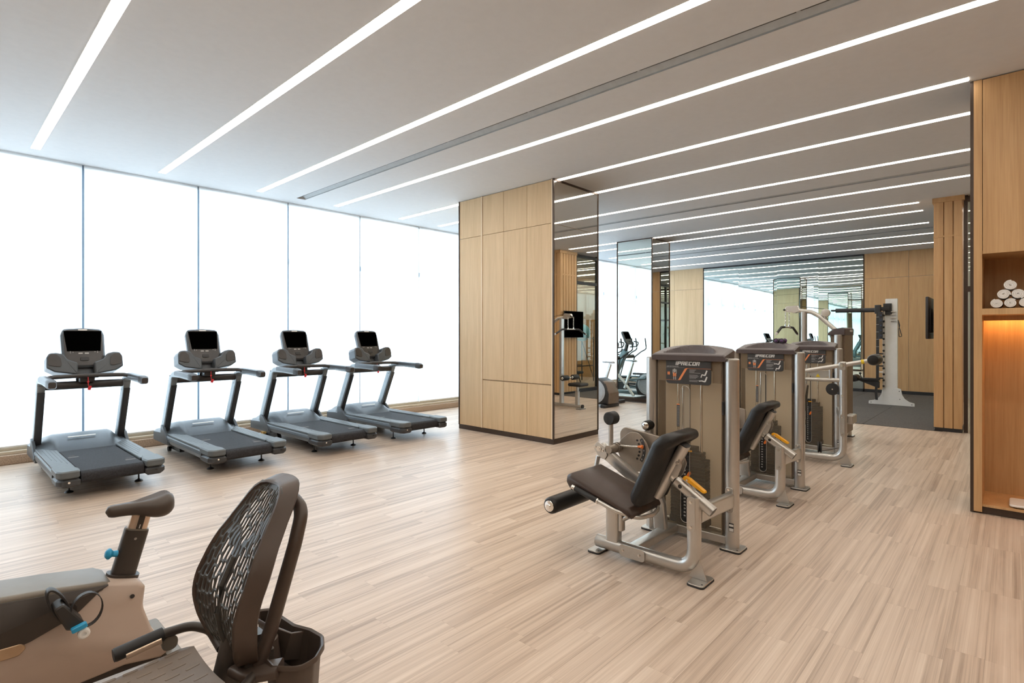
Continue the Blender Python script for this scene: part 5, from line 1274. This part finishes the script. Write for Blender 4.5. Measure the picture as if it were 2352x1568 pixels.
# ---- recumbent bike (rider faces -X), centre plane y = 1.98
def interp(tab, v):
    if v <= tab[0][0]: return tab[0][1]
    for (a, b), (c, d) in zip(tab, tab[1:]):
        if v <= c:
            q = (v - a) / (c - a); q = q * q * (3 - 2 * q) * .5 + q * .5; return b + (d - b) * q
    return tab[-1][1]
def recumbent_bike():
    yc = 1.98
    t = Thing('recumbent_bike', (.3, yc, 0), 'recumbent exercise bike at bottom left with slotted mesh backrest', 'exercise bike')
    XT = [(.49, .705), (.53, .682), (.57, .668), (.61, .657), (.68, .650), (.74, .662), (.80, .690), (.87, .722), (.93, .762), (1.0, .808), (1.06, .848)]
    HW = [(.49, .090), (.51, .118), (.54, .140), (.60, .182), (.66, .203), (.75, .208), (.82, .200), (.87, .184), (.93, .158), (.985, .138), (1.02, .126), (1.045, .112), (1.06, .090)]
    Z0, Z1 = .49, 1.06
    def S(s, tt, off=0.0):
        z = Z0 + (Z1 - Z0) * s; hw = interp(HW, z) - .010
        x = interp(XT, z) + .022 * (1 - tt * tt) * .9
        return (x + off, yc + tt * hw, z)
    vs = []; fs = []
    def solid(s0, s1, t0_, t1_):
        o = len(vs)
        k = 3
        for i in range(k + 1):
            vs.append(S(s0 + (s1 - s0) * i / k, t0_)); vs.append(S(s0 + (s1 - s0) * i / k, t1_))
        for i in range(k): fs.append((o + 2 * i, o + 2 * i + 1, o + 2 * i + 3, o + 2 * i + 2))
    def holed(s0, s1, t0_, t1_, fs_=.86, ft=.70):
        """cell with a stadium-shaped slot"""
        o = len(vs); cs, ct = (s0 + s1) / 2, (t0_ + t1_) / 2; hs, ht = (s1 - s0) / 2, (t1_ - t0_) / 2
        w_t = ht * ft; b_s = hs * fs_; cap_s = min(b_s * .45, w_t * .17 / .57 * 1.0)      # cap height expressed in s
        bs2 = b_s - cap_s; inn = []; out = []; K = 8
        for sg in (1, -1):
            for i in range(K + 1):
                ph = PI * i / K; inn.append((sg * (bs2 + cap_s * math.sin(ph)), sg * w_t * math.cos(ph)))
                f = i / K
                if f <= .25: out.append((sg * (bs2 + (hs - bs2) * f * 4), sg * ht))
                elif f >= .75: out.append((sg * (bs2 + (hs - bs2) * (1 - f) * 4), -sg * ht))
                else: out.append((sg * hs, sg * ht * (1 - (f - .25) * 4)))
        n = len(inn)
        for a, b in out: vs.append(S(cs + a, ct + b))
        for a, b in inn: vs.append(S(cs + a, ct + b))
        for k in range(n):
            j = (k + 1) % n; fs.append((o + k, o + j, o + n + j, o + n + k))
    NT = 15; edges = [-1 + 2 * i / NT for i in range(NT + 1)]
    for c in range(NT):
        t0_, t1_ = edges[c], edges[c + 1]; tc_ = (t0_ + t1_) / 2
        cuts = [0.03]
        s = .03 + (.045 if c % 2 else 0.0) + .012 * (c % 3)
        if s > .031: cuts.append(s)
        while s < .95:
            s += .092 if (c + int(s * 20)) % 3 else .068
            cuts.append(min(s, .965))
        solid(0, .03, t0_, t1_); solid(cuts[-1], 1, t0_, t1_)
        for a, b in zip(cuts[:-1], cuts[1:]):
            if b - a < .005: continue
            m_ = (a + b) / 2
            br = .60 + .26 * abs(tc_)                    # the Y: spine below, two arms above
            skip = (abs(tc_) < .07 and m_ < .64) or (abs(m_ - br) < .042 and m_ > .56) or abs(tc_) > .95 or b - a < .03
            (solid if skip else holed)(a, b, t0_, t1_)
    bp = t.part('mesh_panel', MB().add(vs, fs), 'mesh_back', angle=50, fixn=False, label='slotted charcoal plastic back panel')
    md = bp.modifiers.new('thickness', 'SOLIDIFY'); md.thickness = .0045; md.offset = 1
    wm = bp.modifiers.new('weld', 'WELD'); wm.merge_threshold = .0004
    bp.modifiers.move(1, 0)
    # moulded rim around the panel
    rim = []; N_ = 26
    for i in range(N_ + 1): rim.append(S(i / N_, 1.0))
    for i in range(1, 6): rim.append(S(1.0, 1 - 2 * i / 6))
    for i in range(N_ + 1): rim.append(S(1 - i / N_, -1.0))
    for i in range(1, 6): rim.append(S(0, -1 + 2 * i / 6))
    P = [Vector(p) for p in rim]; sm = []
    for i in range(len(P)): sm.append((P[i - 1] + P[i] * 2 + P[(i + 1) % len(P)]) / 4)
    vs2 = []; fs2 = []; k = len(sm); ctr = Vector((0, yc, .77))
    prof = [(-.006, -.004), (.0, -.010), (.012, -.006), (.060, .004), (.066, .012), (.060, .018), (.015, .006), (-.002, .004)]      # (x back, outwards)
    for p in sm:
        o_ = Vector((0, p.y - yc, (p.z - .77) * .35)); o_.normalize()
        vs2 += [(p.x + a, p.y + o_.y * b, p.z + o_.z * b) for a, b in prof]
    m = len(prof)
    for i in range(k):
        for j in range(m): a = i * m + j; b = i * m + (j + 1) % m; c = ((i + 1) % k) * m + (j + 1) % m; d = ((i + 1) % k) * m + j; fs2.append((a, b, c, d))
    t.part('back_rim', MB().add(vs2, fs2), 'rim_brown', angle=55)
    t.part('spine_rib', MB().tube([S(s, 0, -.003) for s in (.02, .15, .3, .45, .60)], .011, 10), 'mesh_back')
    # rear loop behind the backrest
    t.part('back_loop', MB().tube([(.755, yc - .105, .47), (.80, yc - .115, .60), (.885, yc - .11, .86), (.925, yc - .085, .965), (.932, yc, .99), (.925, yc + .085, .965), (.885, yc + .11, .86), (.80, yc + .115, .60), (.755, yc + .105, .47)], .024, 14, bend=.07), 'rim_brown', angle=60)
    t.part('back_post', MB().tube([(.690, yc, .32), (.728, yc, .46), (.752, yc, .56)], 0, up=(1, 0, 0), prof=rounded(rect(.085, .13), .035, 5)), 'bike_dark', angle=60)
    t.part('loop_bracket', MB().box((.765, yc, .50), (.10, .22, .05), .012), 'bike_dark')
    # seat with embossed grooves
    se = MB(); ns, nt_ = 22, 22; vs = []; fs = []
    for i in range(ns + 1):
        q = i / ns; x = .24 + .40 * q
        hw = .215 * (1 - .30 * (1 - q) ** 3) * (1 if q < .88 else 1 - .16 * ((q - .88) / .12) ** 2)
        for j in range(nt_ + 1):
            p = -1 + 2 * j / nt_
            z = .468 + .018 * abs(p) ** 2 + .02 * q ** 3 - .05 * max(0, .22 - q) / .22 - .05 * max(0, abs(p) - .86) / .14
            vs.append((x, yc + p * hw, z))
    k = nt_ + 1; top = len(vs); vs += [(v[0], v[1] * 1.0, .405) for v in vs]
    for i in range(ns):
        for j in range(nt_): a = i * k + j; fs.append((a, a + 1, a + k + 1, a + k)); b = a + top; fs.append((b, b + k, b + k + 1, b + 1))
    for j in range(nt_):
        for i in (0, ns): a = i * k + j; fs.append((a, a + 1, a + 1 + top, a + top))
    for i in range(ns):
        for j in (0, nt_): a = i * k + j; fs.append((a, a + k, a + k + top, a + top))
    st = t.part('seat', se.add(vs, fs), 'seat_tan', angle=55)
    def zs(x, y):
        q = (x - .24) / .40; hw = .215 * (1 - .30 * (1 - q) ** 3); p = (y - yc) / hw
        return .468 + .018 * abs(p) ** 2 + .02 * q ** 3 - .05 * max(0, .22 - q) / .22 - .05 * max(0, abs(p) - .86) / .14
    for r_ in range(9):
        for c_ in range(5):
            yy = yc + .165 - .040 * r_; xx = .335 + .060 * c_ + (.03 if r_ % 2 else 0)
            pl = rounded(rect(.046, .013, xx, yy), .0064, 3); k2 = len(pl); g_ = MB()
            g_.add([(a_, b_, zs(a_, b_) + .0012) for a_, b_ in inset(pl, .002)] + [(a_, b_, zs(a_, b_) - .004) for a_, b_ in pl], [tuple(range(k2))] + [(i, (i + 1) % k2, k2 + (i + 1) % k2, k2 + i) for i in range(k2)] + [tuple(range(k2, 2 * k2))[::-1]])
            t.part('seat_stud', g_, 'seat_groove', parent=st)
    # side handles with pulse grips
    for s_ in (1, -1):
        y0 = yc + s_ * .225
        t.part('side_handle', MB().tube([(.70, yc + .06, .50), (.70, yc + .17, .525), (.655, y0, .540), (.56, y0, .545), (.43, y0, .530)] if s_ > 0 else [(.745, yc - .12, .47), (.66, y0, .50), (.56, y0, .535), (.43, y0, .530)], .016, 12, bend=.07), 'bike_dark')
        go = t.part('hand_grip', MB().tube([(.565, y0, .545), (.425, y0, .5295)], .0225, 16), 'rubber_black')
        t.part('pulse_plate', MB().tube([(.555, y0 - .011, .5325), (.452, y0 - .011, .5205)], 0, prof=rounded(rect(.030, .022), .008, 3)), 'post_champagne', parent=go)
        t.part('grip_cap', MB().cyl((.425, y0, .5295), (.420, y0, .529), .021, 16), 'rubber_black', parent=go)
        t.part('handle_bracket', MB().prism(rounded(rect(.05, .05, .585, .505), .024, 4), y0 - .005, y0 + .005, 'Y'), 'bike_mid')
    # storage bin behind the seat
    rimp = rounded([(.772, 1.800), (.835, 1.728), (.900, 1.738), (.955, 1.79), (.985, 1.85), (.978, 1.925), (.950, 2.00), (.945, 2.09), (.938, 2.19), (.895, 2.22), (.860, 2.16), (.872, 2.05), (.862, 1.975), (.800, 1.935), (.775, 1.88)], [.02, .05, .05, .05, .04, .04, .05, .04, .03, .02, .03, .05, .04, .05, .03], 4)
    bi = MB(); lay = [(rimp, .50), (inset(rimp, .004), .505), (inset(rimp, .012), .500), (inset(rimp, .016), .47), (inset(rimp, .028), .36)]; k = len(rimp); vs = []; fs = []
    for pl, z in lay: vs += [(p[0], p[1], z) for p in pl]
    outl = [(rimp, .488), (inset(rimp, .012), .485), (inset(rimp, .022), .345)]
    for i in range(len(lay) - 1):
        for j in range(k): a = i * k + j; b = i * k + (j + 1) % k; fs.append((a, b, b + k, a + k))
    fs.append(tuple(range((len(lay) - 1) * k, len(lay) * k)))
    o = len(vs)
    for pl, z in outl: vs += [(p[0], p[1], z) for p in pl]
    for j in range(k): b = (j + 1) % k; fs.append((j, b, o + b, o + j))
    for i in range(len(outl) - 1):
        for j in range(k): a = o + i * k + j; b = o + i * k + (j + 1) % k; fs.append((a, b, b + k, a + k))
    fs.append(tuple(range(o + 2 * k, o + 3 * k))[::-1])
    bo = t.part('storage_bin', bi.add(vs, fs), 'bin_brown', angle=45)
    t.part('bottle_cup', MB().lathe([(.036, .365), (.040, .405), (.044, .405), (.046, .362)], 24, 'Z', (.895, 1.86, 0)), 'bin_brown', parent=bo)
    t.part('bin_divider', MB().tube([(.87, 2.02, .47), (.90, 1.96, .455), (.955, 1.955, .44)], 0, prof=rounded(rect(.012, .10), .004, 2)), 'bin_brown', parent=bo)
    t.part('bin_arm', MB().tube([(.722, 1.935, .470), (.735, 1.86, .474), (.80, 1.80, .486)], 0, bend=.05, prof=rounded(rect(.085, .034), .015, 4)), 'bin_brown')
    # frame, drive housing, mast (mostly below and left of the frame edge)
    t.part('main_rail', MB().tube([(.80, yc, .12), (.55, yc, .30), (.10, yc, .28), (-.55, yc, .22)], 0, bend=.15, prof=rounded(rect(.11, .10), .03, 4)), 'bike_mid', angle=60)
    t.part('seat_carriage', MB().box((.47, yc, .365), (.34, .16, .08), .02), 'bike_dark')
    t.part('drive_housing', MB().prism(rounded([(-.95, .08), (-.15, .08), (-.10, .35), (-.35, .58), (-.80, .60), (-.98, .35)], .12, 6), yc - .12, yc + .12, 'Y', .03), 'bike_light', angle=50)
    for x_, w_ in ((.84, .56), (-.80, .50)): t.part('stabiliser', MB().prism(rounded(rect(.08, w_, x_, yc), .02, 4), 0, .07, 'Z', .008), 'bike_mid')
    t.part('console_mast', MB().tube([(-.60, yc, .52), (-.66, yc, .85), (-.58, yc, 1.12)], 0, bend=.2, up=(1, 0, 0), prof=rounded(rect(.08, .11), .03, 4)), 'bike_dark')
    t.part('console', MB().prism(rounded(rect(.36, .36, yc, 1.24), .05, 4), -.58, -.52, 'X', .012), 'bike_mid')
mat('rim_brown', (0.070, 0.048, 0.038), 0.42)
mat('bin_brown', (0.085, 0.062, 0.050), 0.40)
mat('seat_tan', (0.175, 0.135, 0.105), 0.45)
mat('seat_groove', (0.20, 0.155, 0.12), 0.5)
recumbent_bike()

# ================================================================== FAR CARDIO CORNER
def elliptical(loc, label):
    t = Thing('elliptical_trainer', loc, label, 'elliptical trainer', 'elliptical trainers near the mirrored pillar')
    P = lambda n, mb, m, parent=None, **k: t.part(n, mb, m, local=True, parent=parent, **k)
    # rear drive housing with grey side discs (rear at y = 0, front towards +Y)
    P('drive_housing', MB().prism(rounded([(.03, .06), (.65, .06), (.72, .30), (.62, .56), (.36, .655), (.12, .55), (.01, .32)], [.05, .05, .15, .14, .2, .14, .15], 6), -.22, .22, 'X', .03), 'black_plastic', angle=50)
    P('rear_hood', MB().prism(rounded([(.0, .08), (.10, .08), (.13, .32), (.24, .60), (.12, .56), (.0, .33)], .05, 4), -.20, .20, 'X', .02), 'brown_shell', angle=50)
    for s_ in (-1, 1):
        d = P('side_disc', MB().lathe([(.0, .222), (.20, .224), (.205, .230), (.215, .230), (.22, .226), (.262, .224), (.268, .216)], 40, 'X', (0, .37, .345), M=Matrix.Diagonal((s_, 1, 1, 1))), 'ell_grey')
        P('crank_cover', MB().lathe([(.0, .26), (.03, .26), (.035, .235)], 20, 'X', (0, .37, .18 if s_ < 0 else .50), M=Matrix.Diagonal((s_, 1, 1, 1))), 'black_plastic')
        P('pedal_arm', MB().tube([(s_ * .26, .37, .18 if s_ < 0 else .50), (s_ * .27, 1.0, .22 if s_ < 0 else .42), (s_ * .27, 1.65, .24 if s_ < 0 else .40)], .026, 12), 'ell_teal')
        P('foot_pedal', MB().prism(rounded(rect(.15, .38, s_ * .22, 1.02), .05, 4), .27 if s_ < 0 else .47, .32 if s_ < 0 else .52, 'Z', .01), 'rubber_black')
        P('swing_arm', MB().tube([(s_ * .27, 1.62, .26 if s_ < 0 else .40), (s_ * .26, 1.45, .95), (s_ * .26, 1.22, 1.12), (s_ * .27, 1.06, 1.20), (s_ * .27, 1.10, 1.52)], .018, 12, bend=.09), 'dark_bar')
    P('base_frame', MB().box((0, 1.1, .085), (.16, 1.9, .09), .02, axis='Y'), 'ell_teal')
    for yy in (.12, 1.95): P('stabiliser', MB().prism(rounded(rect(.62, .12, 0, yy), .03, 4), 0.0, .07, 'Z', .01), 'black_plastic')
    P('tower', MB().tube([(0, 1.95, .12), (0, 1.92, .55), (0, 1.68, .98), (0, 1.58, 1.15)], 0, bend=.25, up=(1, 0, 0), prof=rounded(rect(.20, .17), .05, 4)), 'ell_teal', angle=60)
    P('tower_neck', MB().tube([(0, 1.60, 1.12), (0, 1.53, 1.38)], 0, up=(1, 0, 0), prof=rounded(rect(.09, .10), .03, 4)), 'black_plastic')
    P('pivot_hub', MB().lathe([(.04, -.27), (.055, -.26), (.055, .26), (.04, .27)], 20, 'X', (0, 1.50, .98)), 'black_plastic')
    M = Matrix.Translation((0, 1.46, 1.33)) @ Matrix.Rotation(math.radians(-24), 4, 'X')
    co = P('console_housing', MB().prism(rounded([(-.15, 0), (.15, 0), (.20, .10), (.19, .42), (-.19, .42), (-.20, .10)], .05, 4), -.03, .03, 'Y', .012, M), 'tm_dark')
    P('screen', MB().prism(rect(.30, .22, 0, .28), -.036, -.028, 'Y', 0, M), 'screen', parent=co)
    P('fixed_handle', MB().tube([(-.14, 1.40, 1.42), (-.15, 1.24, 1.40), (-.12, 1.28, 1.28), (0, 1.48, 1.25), (.12, 1.28, 1.28), (.15, 1.24, 1.40), (.14, 1.40, 1.42)], .016, 10, bend=.06), 'rubber_black')
    return t
e1 = elliptical((10.38, 6.50, 0), 'elliptical trainer with pale disc standing beside the oak column')
e2 = copy_tree(e1.e); e2.location = (9.0, 6.85, 0); e2['label'] = 'elliptical trainer hidden by the oak column, seen in the pillar mirror'

def spin_bike():
    x0, y0 = 11.03, 7.30
    t = Thing('spin_bike', (x0, y0, 0), 'small silver spin bike beyond the elliptical trainer by the window', 'exercise bike')
    t.part('base_rail', MB().tube([(x0, y0 - .5, .06), (x0, y0 + .55, .06)], .03, 12), 'silver_paint')
    for d in (-.5, .55): t.part('stabiliser', MB().box((x0, y0 + d, .04), (.5, .08, .08), .02), 'black_plastic')
    t.part('seat_post', MB().tube([(x0, y0 - .05, .25), (x0, y0 - .28, .92)], 0, up=(1, 0, 0), prof=rounded(rect(.07, .05), .015, 3)), 'silver_bright')
    t.part('main_tube', MB().tube([(x0, y0 - .30, .08), (x0, y0 - .02, .42), (x0, y0 + .40, .80)], .035, 12), 'silver_paint')
    t.part('flywheel', MB().lathe([(.05, -.02), (.22, -.025), (.24, 0), (.22, .025), (.05, .02)], 32, 'X', (x0, y0 + .42, .30)), 'chrome')
    t.part('chain_guard', MB().prism(rounded([(y0 - .15, .22), (y0 + .5, .20), (y0 + .5, .40), (y0 - .15, .42)], .09, 5), x0 - .06, x0 - .03, 'X', .005), 'black_plastic')
    t.part('saddle', MB().prism(rounded([(y0 - .40, .93), (y0 - .36, .985), (y0 - .10, .975), (y0 - .08, .955)], .02, 3), x0 - .07, x0 + .07, 'X', .03), 'ell_grey', angle=60)
    t.part('handlebar', MB().tube([(x0 - .22, y0 + .25, 1.10), (x0 - .2, y0 + .5, 1.06), (x0, y0 + .52, 1.02), (x0 + .2, y0 + .5, 1.06), (x0 + .22, y0 + .25, 1.10)], .016, 10, bend=.08), 'rubber_black')
    t.part('bar_post', MB().cyl((x0, y0 + .38, .72), (x0, y0 + .50, 1.04), .025, 12), 'silver_bright')
spin_bike()

# ================================================================== WALL BARS IN THE FREE-WEIGHT AREA
def wall_bars():
    xa, xb = 15.0, 15.95; ya = 2.03
    t = Thing('wall_bars', (15.5, 2.05, 0), 'white exercise ladder stand with black pull-up bar on rubber floor', 'exercise ladder')
    side = rounded([(1.915, .0), (2.145, .0), (2.145, 2.44), (1.915, 2.44)], [0, 0, .012, .012], 3)
    foot = [(1.60, .005), (2.46, .005), (2.46, .075), (2.42, .085)] + [(2.145 + .26 * (1 - math.sin(a)), .09 + .28 * (1 - math.cos(a))) for a in [PI * .02 + PI * .46 * i / 6 for i in range(7)]] + [(2.15, .42), (1.90, .42)] + [(1.90 - .26 * (1 - math.sin(a)) - .0, .09 + .28 * (1 - math.cos(a))) for a in [PI * .48 - PI * .46 * i / 6 for i in range(7)]] + [(1.62, .085), (1.60, .075)]
    foot = [(1.60, .005), (2.47, .005), (2.47, .075), (2.36, .10), (2.27, .16), (2.22, .25), (2.20, .38), (2.145, .40), (1.915, .40), (1.85, .38), (1.83, .25), (1.78, .16), (1.70, .10), (1.60, .075)]
    foot = rounded(foot, [.01, .01, .02, .04, .04, .04, .02, 0, 0, .02, .04, .04, .04, .02], 3)
    for x in (xa,):
        t.part('side_board', MB().prism(side, x - .035, x + .035, 'X', .003), 'white_paint'); fo = t.part('foot_board', MB().prism(foot, x - .040 if x == xa else x - .03, x - .0 if x == xa else x + .04, 'X', .003), 'white_paint')
        bb = MB()
        for p in ((1.65, .045), (2.42, .045), (1.88, .33), (1.87, .15)): bb.cyl((x - .041, p[0], p[1]), (x - .045, p[0], p[1]), .010, 8)
        t.part('bolt', bb, 'black_plastic', parent=fo)
    for k in range(14):
        z = .44 + .135 * k
        t.part('rung', MB().cyl((xa - .10, 2.165, z), (xa + .06, 2.165, z), .019, 12), 'clear_rung'); t.part('rung_knob', MB().sphere((xa - .11, 2.165, z), .024, 10, 8), 'black_plastic')
    t.part('rung_rail', MB().box((xa - .075, 2.165, 1.32), (.035, .05, 1.86), .008), 'clear_rung')
    for k in range(4): t.part('shelf_peg', MB().box((xa - .06, 1.99, 2.14 - .07 * k), (.05, .10, .012)), 'silver_bright')
    # cantilever pull-up bar
    t.part('bar_bracket', MB().box((xa - .06, 2.10, 2.20), (.05, .16, .26), .01), 'black_frame'); t.part('bar_arm', MB().tube([(xa - .10, 2.06, 2.20), (xa - .14, 2.24, 2.21)], 0, prof=rounded(rect(.05, .09), .01, 2)), 'black_frame')
    t.part('bar_clamp', MB().box((xa - .14, 2.27, 2.20), (.09, .12, .20), .012), 'black_frame')
    t.part('pull_up_bar', MB().tube([(xa - .14, 2.26, 2.185), (xa - .14, 3.12, 2.195)], 0, prof=rounded(rect(.075, .10), .03, 3)), 'black_frame'); t.part('bar_handle', MB().cyl((xa - .14, 3.10, 2.195), (xa - .14, 3.22, 2.197), .022, 12), 'rubber_black')
    # black strap with pouches
    st = t.part('strap_panel', MB().prism([(2.245, .42), (2.30, .42), (2.295, 2.12), (2.235, 2.12)], xa - .20, xa - .185, 'X'), 'black_plastic')
    for k in range(6):
        z = 2.02 - .17 * k; t.part('strap_band', MB().box((xa - .203, 2.268, z), (.004, .062, .008)), 'print_grey', parent=st)
    pp = t.part('pouch_panel', MB().box((xa - .215, 2.205, 1.83), (.02, .075, .62), .006), 'black_plastic')
    for k in range(5): t.part('pouch_stud', MB().cyl((xa - .226, 2.20, 2.06 - .115 * k), (xa - .231, 2.20, 2.06 - .115 * k), .018, 10), 'navy_tag', parent=pp)
    t.part('strap_tail', MB().tube([(xa - .20, 2.29, .45), (xa - .20, 2.30, .30), (xa - .20, 2.285, .12)], 0, up=(1, 0, 0), prof=rect(.05, .008)), 'black_plastic')
    # lower roller bench
    ar = MB(); ar.prism(rounded([(2.24, .38), (2.24, .54), (2.62, .60), (2.66, .55)], .02, 3), xa - .16, xa - .10, 'X', .004); t.part('bench_arm', ar, 'black_frame')
    t.part('bench_top', MB().box((xa - .13, 2.42, .585), (.22, .36, .05), .012), 'leather_black')
    t.part('bench_roller', MB().lathe([(.03, -.2), (.075, -.19), (.085, -.1), (.07, 0), (.085, .1), (.075, .19), (.03, .2)], 20, 'X', (xa - .13, 2.72, .60)), 'leather_black')
    t.part('bench_knob', MB().sphere((xa - .25, 2.60, .72), .028, 10, 8), 'black_plastic'); t.part('knob_stem', MB().cyl((xa - .25, 2.60, .70), (xa - .16, 2.58, .58), .010, 8), 'black_frame')
    for k in range(5):
        z = .62 + .14 * k; t.part('band_hook', MB().box((xa - .15, 2.21, z), (.05, .09, .03), .008), 'white_plastic' if k % 2 else 'black_plastic')
    # strap handle hanging from the near board
    t.part('strap_handle', MB().tube([(xa - .045, 1.90, 1.95), (xa - .05, 1.885, 1.80), (xa - .05, 1.83, 1.58), (xa - .05, 1.885, 1.565), (xa - .05, 1.89, 1.74), (xa - .05, 1.87, 1.83), (xa - .045, 1.895, 1.93)], .008, 8, bend=.03), 'black_plastic')
wall_bars()

# ================================================================== STUDIO BEHIND THE GLAZED PARTITION
rk = Thing('ball_rack', (14.9, -1.2, 0), 'metal rack holding teal exercise balls behind the glazed partition', 'rack')
for xx in (13.9, 15.9):
    for yy in (-.95, -1.45): rk.part('leg', MB().cyl((xx, yy, 0), (xx, yy, 1.55), .02, 10), 'black_frame')
for z_ in (.55, 1.50):
    for yy in (-.95, -1.45): rk.part('shelf_bar', MB().cyl((13.9, yy, z_), (15.9, yy, z_), .018, 10), 'silver_bright' if z_ > 1 else 'black_frame')
for xx in (13.9, 15.9): rk.part('diagonal', MB().tube([(xx, -.95, .1), (xx, -1.45, 1.4)], .014, 8), 'black_frame')
for k, (xx, r_) in enumerate(((14.25, .30), (14.9, .32), (15.55, .30))):
    b = Thing('exercise_ball', (xx, -1.2, 1.5), ['teal exercise ball at the %s of the rack, seen in mirror' % w for w in ('left', 'middle', 'right')][k], 'exercise ball', 'teal exercise balls on the rack')
    zc = 1.50 + math.sqrt((r_ + .018) ** 2 - .25 ** 2)
    b.part('skin', MB().sphere((xx, -1.2, zc), r_, 28, 18), 'ball_teal', angle=80)
    for q in (-.5, 0, .5): b.part('ridge', MB().lathe([(math.sqrt(1 - q * q) * r_ - .004, q * r_ - .008), (math.sqrt(1 - q * q) * r_ + .004, q * r_), (math.sqrt(1 - q * q) * r_ - .004, q * r_ + .008)], 28, 'Z', (xx, -1.2, zc)), 'ball_teal')
sb2 = Thing('studio_bench', (13.6, -.4, 0), 'black padded bench behind the glazed partition seen in the mirror', 'bench')
sb2.part('pad', MB().box((13.6, -.4, .46), (.3, 1.1, .08), .03), 'leather_black')
for yy in (-.85, .05): sb2.part('leg', MB().tube([(13.42, yy, 0), (13.6, yy, .42), (13.78, yy, 0)], .02, 10), 'black_frame')
sb2.part('beam', MB().cyl((13.6, -.85, .38), (13.6, .05, .38), .022, 10), 'black_frame')
cab = Thing('studio_cupboard', (16.9, -3.6, 0), 'oak storage cupboard with open shelves inside the studio', 'cupboard')
cab.part('carcass', MB().box((17.5, -2.4, 1.1), (.5, 2.2, 2.2)), 'oak_warm')
for k in range(4): cab.part('door', MB().box((17.235, -3.22 + .545 * k, 1.1), (.02, .53, 2.1), .003, axis='X'), 'oak_warm')
